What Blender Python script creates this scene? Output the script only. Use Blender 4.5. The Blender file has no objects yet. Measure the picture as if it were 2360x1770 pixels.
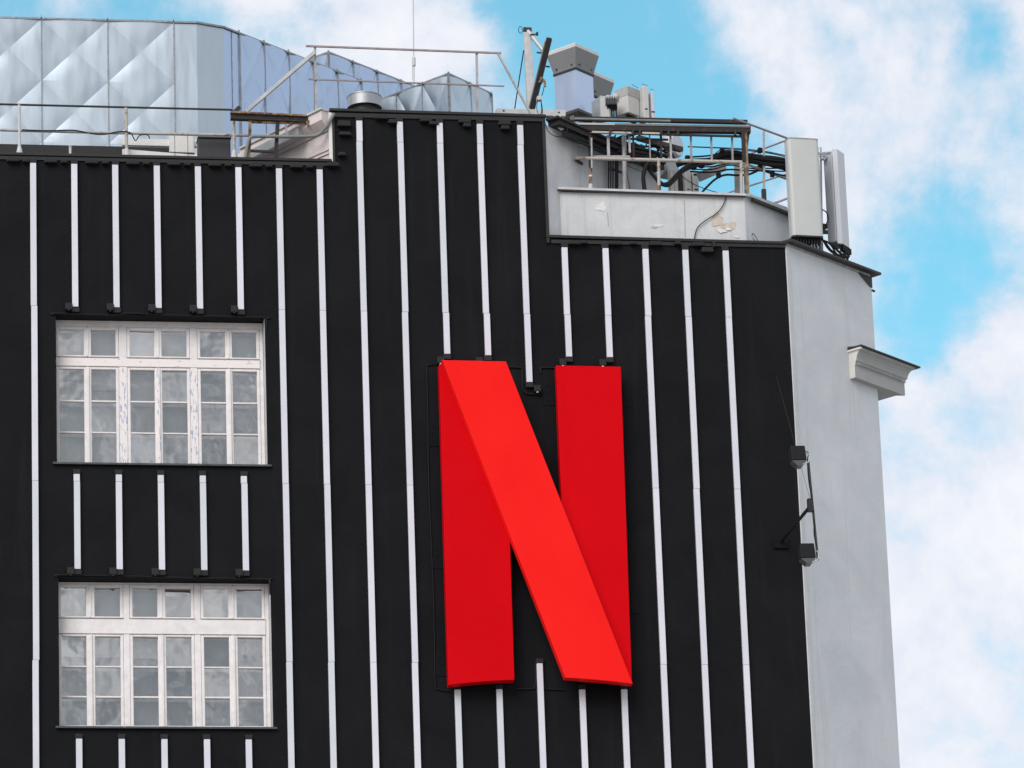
import bpy, bmesh, math, random
from mathutils import Vector, Matrix
random.seed(7)
R = math.radians
scene = bpy.context.scene
col = scene.collection

# ------------------------------------------------------------------ camera
CAM = Vector((-3.84755, -72.27, 1.5953))
F_PX, YAW, PITCH, ROLL = 12232.2, 0.15625471, 0.327671413, -0.0359178171
PW, PH = 2360.0, 1770.0
fwd = Vector((math.sin(YAW)*math.cos(PITCH), math.cos(YAW)*math.cos(PITCH), math.sin(PITCH)))
r0 = Vector((math.cos(YAW), -math.sin(YAW), 0)); u0 = r0.cross(fwd)
right = math.cos(ROLL)*r0 + math.sin(ROLL)*u0
up = -math.sin(ROLL)*r0 + math.cos(ROLL)*u0
cd = bpy.data.cameras.new('camera'); cam = bpy.data.objects.new('camera', cd); col.objects.link(cam)
M3 = Matrix((right, up, -fwd)).transposed()
cam.matrix_world = Matrix.Translation(CAM) @ M3.to_4x4()
cd.sensor_width = 36; cd.sensor_fit = 'HORIZONTAL'; cd.lens = F_PX/PW*36
cd.clip_start = .5; cd.clip_end = 3000
scene.camera = cam

# ------------------------------------------------------------------ world, sun, exposure
SUN_EL, SUN_AZ = R(38), R(217)          # azimuth measured clockwise from +Y
world = bpy.data.worlds.new('World'); scene.world = world; world.use_nodes = True
wn, wl = world.node_tree.nodes, world.node_tree.links
wn.clear()
def N(nt, typ, **kw):
    n = nt.nodes.new(typ)
    for k, v in kw.items():
        if k.startswith('i_'):
            key = k[2:]
            n.inputs[int(key) if key.isdigit() else key.replace('_', ' ')].default_value = v
        else: setattr(n, k, v)
    return n
wt = world.node_tree
sky = N(wt, 'ShaderNodeTexSky', sky_type='NISHITA', sun_disc=False, sun_elevation=SUN_EL, sun_rotation=SUN_AZ, air_density=1.0, dust_density=.6, ozone_density=1.6)
tint = N(wt, 'ShaderNodeMix', data_type='RGBA', blend_type='MULTIPLY', i_0=1.0)
wl.new(sky.outputs[0], tint.inputs[6]); tint.inputs[7].default_value = (.72, 1.27, 1.07, 1)
tc = N(wt, 'ShaderNodeTexCoord')
nz = N(wt, 'ShaderNodeTexNoise', i_Scale=19.0, i_Detail=12.0, i_Roughness=.60, i_Distortion=.25)
wl.new(tc.outputs['Generated'], nz.inputs['Vector'])
nz2 = N(wt, 'ShaderNodeTexNoise', i_Scale=46.0, i_Detail=10.0, i_Roughness=.62)
wl.new(tc.outputs['Generated'], nz2.inputs['Vector'])
nzw = N(wt, 'ShaderNodeTexNoise', i_Scale=30.0, i_Detail=6.0, i_Roughness=.6)          # ragged outlines for the banks
wl.new(tc.outputs['Generated'], nzw.inputs['Vector'])
wsub = N(wt, 'ShaderNodeVectorMath', operation='SUBTRACT'); wl.new(nzw.outputs['Color'], wsub.inputs[0]); wsub.inputs[1].default_value = (.5, .5, .5)
wmul = N(wt, 'ShaderNodeVectorMath', operation='SCALE', i_Scale=.055); wl.new(wsub.outputs[0], wmul.inputs[0])
wadd = N(wt, 'ShaderNodeVectorMath', operation='ADD'); wl.new(tc.outputs['Generated'], wadd.inputs[0]); wl.new(wmul.outputs[0], wadd.inputs[1])
def ray(u, v): return (fwd*F_PX + right*(u-PW/2) - up*(v-PH/2)).normalized()
last = None
BANKS = [(1500, 600, .17, -.13), (330, -40, .05, -.20), (850, 90, .030, .34), (2050, 120, .036, -.02), (2200, 380, .03, .06), (2250, 1020, .050, .17), (2180, 1480, .060, .18), (2150, 250, .03, .06), (2310, 1680, .035, .20),
         (1380, 130, .040, -.34), (1560, 330, .026, -.26), (1160, -10, .016, -.10), (2180, 640, .018, -.22), (2290, 60, .010, -.20), (1930, 420, .022, .14), (1780, 130, .02, .10), (2290, 620, .02, -.10)]
for (u, v, rad, wgt) in BANKS:           # cloud banks and clear gaps, fixed directions of the sky
    dn = N(wt, 'ShaderNodeVectorMath', operation='DISTANCE'); wl.new(wadd.outputs[0], dn.inputs[0]); dn.inputs[1].default_value = ray(u, v)
    mr = N(wt, 'ShaderNodeMapRange', interpolation_type='SMOOTHSTEP', i_1=0.0, i_2=rad*1.25, i_3=wgt, i_4=0.0); wl.new(dn.outputs['Value'], mr.inputs[0])
    if last is None: last = mr.outputs[0]
    else:
        ad = N(wt, 'ShaderNodeMath', operation='ADD'); wl.new(last, ad.inputs[0]); wl.new(mr.outputs[0], ad.inputs[1]); last = ad.outputs[0]
nzs = N(wt, 'ShaderNodeMath', operation='MULTIPLY_ADD', i_1=.38); wl.new(nz2.outputs[0], nzs.inputs[0]); wl.new(nz.outputs[0], nzs.inputs[2])
amp = N(wt, 'ShaderNodeMath', operation='MULTIPLY_ADD', i_1=1.35, i_2=-.16); wl.new(nzs.outputs[0], amp.inputs[0])
ad = N(wt, 'ShaderNodeMath', operation='ADD'); wl.new(last, ad.inputs[0]); wl.new(amp.outputs[0], ad.inputs[1])
tosun = (math.sin(SUN_AZ)*math.cos(SUN_EL), math.cos(SUN_AZ)*math.cos(SUN_EL), math.sin(SUN_EL))
dsun = N(wt, 'ShaderNodeVectorMath', operation='DOT_PRODUCT'); wl.new(tc.outputs['Generated'], dsun.inputs[0]); dsun.inputs[1].default_value = tosun
dmr = N(wt, 'ShaderNodeMapRange', interpolation_type='SMOOTHSTEP', i_1=-.1, i_2=.55, i_3=0.0, i_4=1.0); wl.new(dsun.outputs['Value'], dmr.inputs[0])
ad0 = ad; ad = N(wt, 'ShaderNodeMath', operation='MULTIPLY_ADD', i_1=.26); wl.new(dmr.outputs[0], ad.inputs[0]); wl.new(ad0.outputs[0], ad.inputs[2])
mask = N(wt, 'ShaderNodeMapRange', interpolation_type='SMOOTHSTEP', i_1=.40, i_2=.84, i_3=0.02, i_4=.96); wl.new(ad.outputs[0], mask.inputs[0])
ccol = N(wt, 'ShaderNodeMix', data_type='RGBA', clamp_factor=True)
ccol.inputs[6].default_value = (3.75, 4.05, 4.75, 1); ccol.inputs[7].default_value = (5.5, 5.4, 5.5, 1)
csum = N(wt, 'ShaderNodeMath', operation='MULTIPLY_ADD', i_1=.5, i_2=-.1); wl.new(nz2.outputs[0], csum.inputs[0])
cad = N(wt, 'ShaderNodeMath', operation='MULTIPLY_ADD', i_1=.85, i_2=-.02); wl.new(ad.outputs[0], cad.inputs[0])
csa = N(wt, 'ShaderNodeMath', operation='ADD'); wl.new(csum.outputs[0], csa.inputs[0]); wl.new(cad.outputs[0], csa.inputs[1])
cmr = N(wt, 'ShaderNodeMapRange', i_1=.58, i_2=1.12); wl.new(csa.outputs[0], cmr.inputs[0])
wl.new(cmr.outputs[0], ccol.inputs[0])
nsh = N(wt, 'ShaderNodeTexNoise', i_Scale=12.0, i_Detail=4.0, i_Roughness=.5, i_Distortion=.5); wl.new(tc.outputs['Generated'], nsh.inputs['Vector'])
smr = N(wt, 'ShaderNodeMapRange', interpolation_type='SMOOTHSTEP', i_1=.36, i_2=.62, i_3=0.0, i_4=.85); wl.new(nsh.outputs[0], smr.inputs[0])
shf = N(wt, 'ShaderNodeMath', operation='MULTIPLY'); wl.new(dmr.outputs[0], shf.inputs[0]); wl.new(smr.outputs[0], shf.inputs[1])
cshade = N(wt, 'ShaderNodeMix', data_type='RGBA'); wl.new(shf.outputs[0], cshade.inputs[0]); wl.new(ccol.outputs[2], cshade.inputs[6]); cshade.inputs[7].default_value = (1.55, 1.65, 1.85, 1)
smix = N(wt, 'ShaderNodeMix', data_type='RGBA')
wl.new(mask.outputs[0], smix.inputs[0]); wl.new(tint.outputs[2], smix.inputs[6]); wl.new(cshade.outputs[2], smix.inputs[7])
bg = N(wt, 'ShaderNodeBackground', i_Strength=.121); wl.new(smix.outputs[2], bg.inputs[0])
wo = N(wt, 'ShaderNodeOutputWorld'); wl.new(bg.outputs[0], wo.inputs[0])

sd = bpy.data.lights.new('sun', 'SUN'); sd.energy = 1.5; sd.angle = R(40); sd.color = (1, .975, .955)
sun = bpy.data.objects.new('sun', sd); col.objects.link(sun)
to_sun = Vector((math.sin(SUN_AZ)*math.cos(SUN_EL), math.cos(SUN_AZ)*math.cos(SUN_EL), math.sin(SUN_EL)))
sun.rotation_euler = to_sun.to_track_quat('Z', 'Y').to_euler()
sun.location = (0, -20, 60)
scene.view_settings.view_transform = 'Standard'; scene.view_settings.look = 'None'
scene.view_settings.exposure = .62; scene.view_settings.gamma = 1; scene.view_settings.use_curve_mapping = False

# ------------------------------------------------------------------ helpers
def at(u, v, Y=0.0):
    """point of the photograph (2360 x 1770) carried onto the vertical plane at depth Y"""
    d = fwd*F_PX + right*(u-PW/2) - up*(v-PH/2)
    return CAM + d*((Y-CAM.y)/d.y)
def on(u, v, P, ang):
    """same, onto the vertical plane through P that runs at ang degrees from the facade"""
    d = fwd*F_PX + right*(u-PW/2) - up*(v-PH/2)
    n = Vector((math.sin(R(ang)), -math.cos(R(ang)), 0))
    return CAM + d*((P-CAM).dot(n)/d.dot(n))

class MB:
    def __init__(s): s.v = []; s.f = []; s.sm = []
    def add(s, vs, fs, smooth=False):
        o = len(s.v); s.v += [tuple(v) for v in vs]
        for f in fs: s.f.append(tuple(i+o for i in f)); s.sm.append(smooth)
        return s
    def box(s, x0, x1, y0, y1, z0, z1):
        return s.add([(x0,y0,z0),(x1,y0,z0),(x1,y1,z0),(x0,y1,z0),(x0,y0,z1),(x1,y0,z1),(x1,y1,z1),(x0,y1,z1)],
                     [(0,3,2,1),(4,5,6,7),(0,1,5,4),(1,2,6,5),(2,3,7,6),(3,0,4,7)])
    def beam(s, a, b, w, h, upv=(0,0,1)):
        a = Vector(a); b = Vector(b); d = (b-a).normalized(); U = Vector(upv)
        sx = d.cross(U)
        if sx.length < 1e-4: sx = d.cross(Vector((0,1,0)))
        sx.normalize(); U = sx.cross(d).normalized()
        vs = []
        for p in (a, b):
            for (i, j) in ((-1,-1),(1,-1),(1,1),(-1,1)): vs.append(p + sx*(i*w/2) + U*(j*h/2))
        return s.add(vs, [(0,1,2,3),(7,6,5,4),(0,4,5,1),(1,5,6,2),(2,6,7,3),(3,7,4,0)])
    def tube(s, a, b, r, r2=None, n=10, cap=True):
        a = Vector(a); b = Vector(b); d = (b-a).normalized(); r2 = r if r2 is None else r2
        X = d.cross(Vector((0,0,1)))
        if X.length < 1e-3: X = Vector((1,0,0))
        X.normalize(); Yv = d.cross(X)
        vs = [p + (X*math.cos(2*math.pi*k/n) + Yv*math.sin(2*math.pi*k/n))*rr for p, rr in ((a, r), (b, r2)) for k in range(n)]
        s.add(vs, [(k, (k+1)%n, n+(k+1)%n, n+k) for k in range(n)], True)
        if cap: s.add(vs[:n], [tuple(range(n))[::-1]]); s.add(vs[n:], [tuple(range(n))])
        return s
    def path(s, pts, r, n=7, sub=5):
        P = [Vector(p) for p in pts]
        if len(P) > 2 and sub > 1:
            Q = []
            for i in range(len(P)-1):
                p0 = P[max(i-1,0)]; p1 = P[i]; p2 = P[i+1]; p3 = P[min(i+2,len(P)-1)]
                for k in range(sub):
                    t = k/sub
                    Q.append(.5*((2*p1)+(p2-p0)*t+(2*p0-5*p1+4*p2-p3)*t*t+(-p0+3*p1-3*p2+p3)*t**3))
            Q.append(P[-1]); P = Q
        vs = []; prev = None
        for i, p in enumerate(P):
            d = (P[min(i+1,len(P)-1)]-P[max(i-1,0)]).normalized()
            X = d.cross(Vector((.13,.2,.97))) if prev is None else prev - d*prev.dot(d)
            X.normalize(); prev = X; Yv = d.cross(X)
            vs += [p + (X*math.cos(2*math.pi*k/n)+Yv*math.sin(2*math.pi*k/n))*r for k in range(n)]
        fs = [(i*n+k, i*n+(k+1)%n, (i+1)*n+(k+1)%n, (i+1)*n+k) for i in range(len(P)-1) for k in range(n)]
        s.add(vs, fs, True); s.add(vs[:n], [tuple(range(n))[::-1]]); s.add(vs[-n:], [tuple(range(n))])
        return s
    def prism(s, poly, ext):
        """poly: 3-D points, ext: vector"""
        n = len(poly); A = [Vector(p) for p in poly]; B = [p+Vector(ext) for p in A]
        nrm = Vector((0,0,0))
        for i in range(n): nrm += A[i].cross(A[(i+1)%n])
        fs = [tuple(range(n)), tuple(range(2*n-1, n-1, -1))] + [((i+1)%n, i, n+i, n+(i+1)%n) for i in range(n)]
        if nrm.dot(Vector(ext)) > 0: fs = [f[::-1] for f in fs]
        return s.add(A+B, fs)
    def build(s, name, mat, parent=None, bevel=0.0, auto=False):
        me = bpy.data.meshes.new(name); me.from_pydata(s.v, [], s.f); me.polygons.foreach_set('use_smooth', s.sm)
        if isinstance(mat, str): mat = MT[mat]
        me.materials.append(mat); me.update()
        o = bpy.data.objects.new(name, me); col.objects.link(o)
        if parent is not None: o.parent = parent
        if bevel:
            m = o.modifiers.new('bevel', 'BEVEL'); m.width = bevel; m.segments = 2; m.limit_method = 'ANGLE'; m.angle_limit = R(40)
        return o
def rel(vec, base): return Vector(vec)-Vector(base)
def tag(o, label=None, cat=None, group=None, kind=None):
    if label: o['label'] = label
    if cat: o['category'] = cat
    if group: o['group'] = group
    if kind: o['kind'] = kind
    return o
def empty(name, loc, label, cat, group=None):
    o = bpy.data.objects.new(name, None); o.location = loc; o.empty_display_size = .2; col.objects.link(o)
    return tag(o, label, cat, group)
def keep(o, parent):          # parent an object built in world coordinates
    o.parent = parent; o.matrix_parent_inverse = Matrix.Translation(-Vector(parent.location)) if parent.parent is None else Matrix.Identity(4)
    return o

# ------------------------------------------------------------------ materials
MT = {}
def material(name, base, rough=.6, metal=0.0, var=.0, scale=3.0, bump=0.0, bscale=60.0, stretch=(1,1,1), second=None, thr=(.45,.6), coat=0.0, spec=.5, detail=6, rnd=0.0):
    m = bpy.data.materials.new(name); m.use_nodes = True; nt = m.node_tree; nt.nodes.clear()
    out = N(nt, 'ShaderNodeOutputMaterial'); b = N(nt, 'ShaderNodeBsdfPrincipled'); nt.links.new(b.outputs[0], out.inputs[0])
    b.inputs['Roughness'].default_value = rough; b.inputs['Metallic'].default_value = metal; b.inputs['Coat Weight'].default_value = coat; b.inputs['Specular IOR Level'].default_value = spec
    g = N(nt, 'ShaderNodeNewGeometry'); mp = N(nt, 'ShaderNodeMapping'); mp.inputs['Scale'].default_value = stretch
    nt.links.new(g.outputs['Position'], mp.inputs[0])
    c = None
    if var or second:
        n1 = N(nt, 'ShaderNodeTexNoise', i_Scale=scale, i_Detail=float(detail), i_Roughness=.6); nt.links.new(mp.outputs[0], n1.inputs['Vector'])
        mx = N(nt, 'ShaderNodeMix', data_type='RGBA')
        if second:
            mr = N(nt, 'ShaderNodeMapRange', i_1=thr[0], i_2=thr[1]); nt.links.new(n1.outputs[0], mr.inputs[0]); nt.links.new(mr.outputs[0], mx.inputs[0])
            mx.inputs[6].default_value = (*base, 1); mx.inputs[7].default_value = (*second, 1)
        else:
            mr = N(nt, 'ShaderNodeMapRange', i_1=.3, i_2=.7); nt.links.new(n1.outputs[0], mr.inputs[0]); nt.links.new(mr.outputs[0], mx.inputs[0])
            mx.inputs[6].default_value = (*[max(0, x*(1-var)) for x in base], 1); mx.inputs[7].default_value = (*[min(1, x*(1+var)) for x in base], 1)
        c = mx.outputs[2]
        rr = N(nt, 'ShaderNodeMapRange', i_1=.3, i_2=.7, i_3=max(0, rough-.08), i_4=min(1, rough+.08)); nt.links.new(n1.outputs[0], rr.inputs[0]); nt.links.new(rr.outputs[0], b.inputs['Roughness'])
    if rnd:
        oi = N(nt, 'ShaderNodeObjectInfo'); hs = N(nt, 'ShaderNodeHueSaturation')
        m1 = N(nt, 'ShaderNodeMapRange', i_3=1-rnd, i_4=1+rnd); nt.links.new(oi.outputs['Random'], m1.inputs[0]); nt.links.new(m1.outputs[0], hs.inputs['Value'])
        m2 = N(nt, 'ShaderNodeMath', operation='MULTIPLY_ADD', i_1=rnd*1.6, i_2=.5-rnd*.8); nt.links.new(oi.outputs['Random'], m2.inputs[0]); nt.links.new(m2.outputs[0], hs.inputs['Hue'])
        if c is None: hs.inputs['Color'].default_value = (*base, 1)
        else: nt.links.new(c, hs.inputs['Color'])
        c = hs.outputs[0]
    if c is not None: nt.links.new(c, b.inputs['Base Color'])
    else: b.inputs['Base Color'].default_value = (*base, 1)
    if bump:
        n2 = N(nt, 'ShaderNodeTexNoise', i_Scale=bscale, i_Detail=5.0); nt.links.new(mp.outputs[0], n2.inputs['Vector'])
        bp = N(nt, 'ShaderNodeBump', i_Strength=bump, i_Distance=.02); nt.links.new(n2.outputs[0], bp.inputs['Height']); nt.links.new(bp.outputs[0], b.inputs['Normal'])
    MT[name] = m
    return m
material('black_metal', (.0105,.0100,.0108), .5, var=.2, scale=6)
material('black_box', (.0165,.016,.0172), .55, spec=.3)
material('strip_white', (.69,.69,.76), .35, var=.04, scale=2, rnd=.05)
material('zinc', (.50,.565,.625), .42, 1.0, var=.05, scale=2.2, stretch=(3,3,.5), detail=2)
material('zinc_sky_tint', (.44,.53,.68), .33, 1.0, var=.03, scale=1.0, stretch=(2,2,.5), detail=1)  # same zinc, with the blue sky reflection put into its base colour
material('zinc_seam', (.30,.31,.33), .5, .8, var=.3, scale=20)
material('plaster_pink', (.66,.585,.575), .85, var=.16, scale=3.5, bump=.2, bscale=25, stretch=(1,1,.5))
material('plaster_bare', (.60,.52,.44), .9, var=.14, scale=22, bump=.3, bscale=60)
material('plaster_white', (.76,.74,.71), .9, var=.08, scale=30)
material('window_white', (.82,.775,.765), .5, var=.09, scale=9, detail=9)
material('peeling_white', (.88,.81,.80), .6, scale=15, stretch=(2.6,2.6,.62), second=(.40,.46,.58), thr=(.545,.585), detail=9, bump=.3, bscale=40)
material('peeling_brown', (.88,.81,.79), .6, scale=13, stretch=(1.,1.,4.), second=(.30,.24,.22), thr=(.64,.67), detail=9)
material('sill_dark', (.055,.065,.065), .6, scale=26, second=(.5,.5,.48), thr=(.66,.72), stretch=(.5,1,1))
material('sill_tin', (.06,.07,.07), .45, var=.3, scale=9)
material('blind', (.90,.88,.87), .9, var=.03, scale=3)
material('curtain_dark', (.26,.27,.29), .9, var=.3, scale=1.2, detail=2)
material('curtain', (.52,.53,.54), .9, var=.25, scale=1.1, stretch=(1.5,1.5,1), detail=2)
material('curtain_warm', (.82,.81,.79), .9, var=.14, scale=1.2, stretch=(1.6,1.6,.8), detail=2)
material('room', (.10,.105,.11), .9)
material('galvanised', (.50,.51,.52), .5, .55, var=.15, scale=5)
material('pale_paint', (.55,.545,.55), .55, var=.14, scale=8)
material('rail_grey', (.42,.40,.40), .55, .2, var=.25, scale=12)
material('rail_mauve', (.33,.27,.28), .6, .1, var=.25, scale=10)
material('rail_cream', (.46,.43,.39), .6, scale=9, second=(.19,.09,.05), thr=(.52,.68), detail=9)
material('rust', (.36,.24,.14), .8, scale=11, second=(.10,.045,.03), thr=(.42,.6), detail=8)
material('rust_dark', (.028,.022,.022), .8, scale=9, second=(.15,.065,.04), thr=(.57,.75), detail=8)
material('dark_steel', (.035,.033,.034), .55, .2, var=.3, scale=9)
material('cable_black', (.010,.010,.012), .55, spec=.25)
material('flood_black', (.014,.015,.016), .6, spec=.2)
material('conduit', (.21,.215,.21), .6, var=.2, scale=6)
material('stack_metal', (.50,.57,.71), .33, 1.0, var=.05, scale=2, stretch=(2,2,.6), detail=1)
material('cap_metal', (.235,.235,.24), .6, .2, var=.08, scale=4)
material('duct_bright', (.45,.46,.48), .55, 1.0, var=.12, scale=8, stretch=(5,5,.3))
material('radio_grey', (.58,.565,.55), .5, var=.06, scale=5)
material('radio_dim', (.16,.15,.145), .7, var=.25, scale=7)
material('radio_lid', (.40,.40,.38), .6, var=.08, scale=5)
material('antenna_grey', (.54,.55,.535), .45, var=.03, scale=2)
material('antenna_pale', (.60,.61,.65), .45, var=.03, scale=2)
material('antenna_back', (.33,.35,.38), .5, .3, var=.12, scale=2, stretch=(1,1,.5))
material('cornice_stone_shaded', (.40,.40,.395), .85, var=.06, scale=6)  # shade of the right-facing front and underside put into the stone colour
material('cornice_cream_lit', (.68,.66,.60), .8, var=.05, scale=6)  # lit copy of the cornice stone for its left-facing end
material('roof_felt', (.08,.082,.085), .9, var=.2, scale=2)
material('bounce_paving', (.30,.285,.265), .9, var=.15, scale=.6, bump=.2, bscale=30)  # pale colour chosen to bounce light up under soffits
material('pavement', (.28,.27,.25), .9, var=.15, scale=.8)
material('lens_white', (.13,.135,.14), .35)
material('logo_blue', (.05,.06,.22), .5)
def weather(name, dark, light, streak, rough=.7, spec=.15, s1=.9, s2=2.6):
    m = bpy.data.materials.new(name); m.use_nodes = True; nt = m.node_tree; nt.nodes.clear()
    out = N(nt, 'ShaderNodeOutputMaterial'); b = N(nt, 'ShaderNodeBsdfPrincipled', i_Roughness=rough); nt.links.new(b.outputs[0], out.inputs[0]); b.inputs['Specular IOR Level'].default_value = spec
    g = N(nt, 'ShaderNodeNewGeometry')
    na = N(nt, 'ShaderNodeTexNoise', i_Scale=s1, i_Detail=9.0, i_Roughness=.66, i_Distortion=.6); nt.links.new(g.outputs['Position'], na.inputs['Vector'])
    ra = N(nt, 'ShaderNodeMapRange', i_1=.36, i_2=.72); nt.links.new(na.outputs[0], ra.inputs[0])
    mx = N(nt, 'ShaderNodeMix', data_type='RGBA'); mx.inputs[6].default_value = (*dark, 1); mx.inputs[7].default_value = (*light, 1); nt.links.new(ra.outputs[0], mx.inputs[0])
    mp = N(nt, 'ShaderNodeMapping'); mp.inputs['Scale'].default_value = (s2, s2, .16); nt.links.new(g.outputs['Position'], mp.inputs[0])
    nb = N(nt, 'ShaderNodeTexNoise', i_Scale=2.2, i_Detail=7.0, i_Roughness=.6); nt.links.new(mp.outputs[0], nb.inputs['Vector'])
    rb = N(nt, 'ShaderNodeMapRange', i_1=.56, i_2=.76, i_3=0.0, i_4=.55); nt.links.new(nb.outputs[0], rb.inputs[0])
    m2 = N(nt, 'ShaderNodeMix', data_type='RGBA'); m2.inputs[7].default_value = (*streak, 1); nt.links.new(rb.outputs[0], m2.inputs[0]); nt.links.new(mx.outputs[2], m2.inputs[6])
    nt.links.new(m2.outputs[2], b.inputs['Base Color'])
    nc = N(nt, 'ShaderNodeTexNoise', i_Scale=38.0, i_Detail=6.0); nt.links.new(g.outputs['Position'], nc.inputs['Vector'])
    bp = N(nt, 'ShaderNodeBump', i_Strength=.3 if rough > .6 else .04, i_Distance=.012); nt.links.new(nc.outputs[0], bp.inputs['Height']); nt.links.new(bp.outputs[0], b.inputs['Normal'])
    MT[name] = m
weather('black_render', (.0034,.0036,.0048), (.0080,.0082,.0102), (.0122,.0122,.0142))
weather('plaster_grey', (.60,.62,.65), (.71,.73,.76), (.52,.53,.55), .85, .3, 1.1, 3.0)
weather('plaster_parapet', (.57,.575,.585), (.69,.695,.70), (.44,.43,.41), .85, .3, 2.2, 5.0)
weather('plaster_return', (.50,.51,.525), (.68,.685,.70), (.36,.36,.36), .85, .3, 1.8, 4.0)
weather('red_bright', (.95,.013,.012), (1.0,.020,.017), (.90,.014,.012), .5, .05, .5, 1.2)
weather('red_dark', (.64,.001,.005), (.71,.0015,.007), (.60,.001,.005), .5, .05, .5, 1.2)
# glass: clear pane with a sky reflection and slightly wavy surface
gm = bpy.data.materials.new('glass'); gm.use_nodes = True; nt = gm.node_tree; nt.nodes.clear()
go = N(nt, 'ShaderNodeOutputMaterial'); gx = N(nt, 'ShaderNodeMixShader'); gt = N(nt, 'ShaderNodeBsdfTransparent'); gg = N(nt, 'ShaderNodeBsdfGlossy', i_Roughness=.02)
gt.inputs[0].default_value = (.97,.985,.985,1); gg.inputs[0].default_value = (1,1,1,1)
gge = N(nt, 'ShaderNodeNewGeometry'); gn = N(nt, 'ShaderNodeTexNoise', i_Scale=2.6, i_Detail=2.0); nt.links.new(gge.outputs['Position'], gn.inputs['Vector'])
gb = N(nt, 'ShaderNodeBump', i_Strength=.16, i_Distance=.03); nt.links.new(gn.outputs[0], gb.inputs['Height']); nt.links.new(gb.outputs[0], gg.inputs['Normal'])
gf = N(nt, 'ShaderNodeFresnel', i_IOR=1.6); gad = N(nt, 'ShaderNodeMath', operation='ADD', i_1=.34); nt.links.new(gf.outputs[0], gad.inputs[0])
nt.links.new(gad.outputs[0], gx.inputs[0]); nt.links.new(gt.outputs[0], gx.inputs[1]); nt.links.new(gg.outputs[0], gx.inputs[2]); nt.links.new(gx.outputs[0], go.inputs[0])
MT['glass'] = gm

# ------------------------------------------------------------------ ground
tag(MB().add([(-900,-900,0),(900,-900,0),(900,1500,0),(-900,1500,0)], [(0,1,2,3)]).build('pale_ground', 'bounce_paving'), kind='structure')  # unseen ground, paled so that it throws light upwards
tag(MB().box(-60, 60, -4.5, 1.0, .0, .13).build('pavement', 'pavement'), kind='structure')

# ------------------------------------------------------------------ the building
YW = .06                       # wall face; the light strips end at Y = 0
ZL, ZT, ZR = 29.91, 30.70, 28.765   # roof edges: left wing, raised block, right wing
XA, XB, XC = 4.985, 8.185, 11.715   # raised block from XA to XB, corner at XC
SIDE = 41.0
cs, sn = math.cos(R(SIDE)), math.sin(R(SIDE))
bld = empty('striped_building', (6, 6, 0), 'black rendered building with white vertical stripes, two windows and a grey corner wall', 'building')
def B(mb, name, mat, bevel=0.0): return keep(mb.build(name, mat, bevel=bevel), bld)
WIN = [dict(x0=.915, x1=3.945, z0=25.19, z1=27.455), dict(x0=.93, x1=3.95, z0=21.285, z1=23.49)]
# wall face with two openings and their reveals
w = MB()
XL = -7.0
def rect(x0, x1, z0, z1): w.add([(x0,YW,z0),(x1,YW,z0),(x1,YW,z1),(x0,YW,z1)], [(0,1,2,3)])
rect(XL, .915, 0, ZL); rect(3.95, XA, 0, ZL); rect(XA, XB, 0, ZT); rect(XB, XC, 0, ZR)
rect(.915, 3.95, WIN[0]['z1'], ZL); rect(.915, 3.95, WIN[1]['z1'], WIN[0]['z0']); rect(.915, 3.95, 0, WIN[1]['z0'])
rect(3.945, 3.95, WIN[0]['z0'], WIN[0]['z1']); rect(.915, .93, WIN[1]['z0'], WIN[1]['z1'])
B(w, 'facade_wall', 'black_render')
for q in WIN:
    rv = MB(); a, b, c, d = q['x0'], q['x1'], q['z0'], q['z1']
    rv.add([(a,YW,d),(b,YW,d),(b,.62,d),(a,.62,d)], [(0,1,2,3)])
    rv.add([(a,YW,c),(b,YW,c),(b,.62,c),(a,.62,c)], [(3,2,1,0)])
    rv.add([(a,YW,c),(a,YW,d),(a,.62,d),(a,.62,c)], [(0,1,2,3)])
    B(rv, 'reveal', 'black_render')
    B(MB().add([(b,YW,c),(b,YW,d),(b,.62,d),(b,.62,c)], [(3,2,1,0)]), 'reveal', 'plaster_return')
    B(MB().box(a-.3, b+.3, .62, .66, c-.3, d+.3), 'room_wall', 'room')
# mass of the building behind the face
END = Vector((XC+2.115*cs, YW+2.115*sn, 0))
B(MB().prism([(XL,.68,0),(XC-.7,.68,0),(END.x-.35,END.y-.1,0),(END.x-.35,14,0),(XL,14,0)], (0,0,28.62)), 'core', 'roof_felt')
B(MB().prism([(XL,.061,29.2),(XA-.02,.061,29.2),(XA-.02,3.2,29.2),(XA-1.2,13.5,29.2),(XL,13.5,29.2)], (0,0,.62)), 'roof_deck', 'roof_felt')
B(MB().box(XB+.02, XC-.05, .061, 1.2, 28.3, 28.70), 'roof_deck', 'roof_felt')
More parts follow.
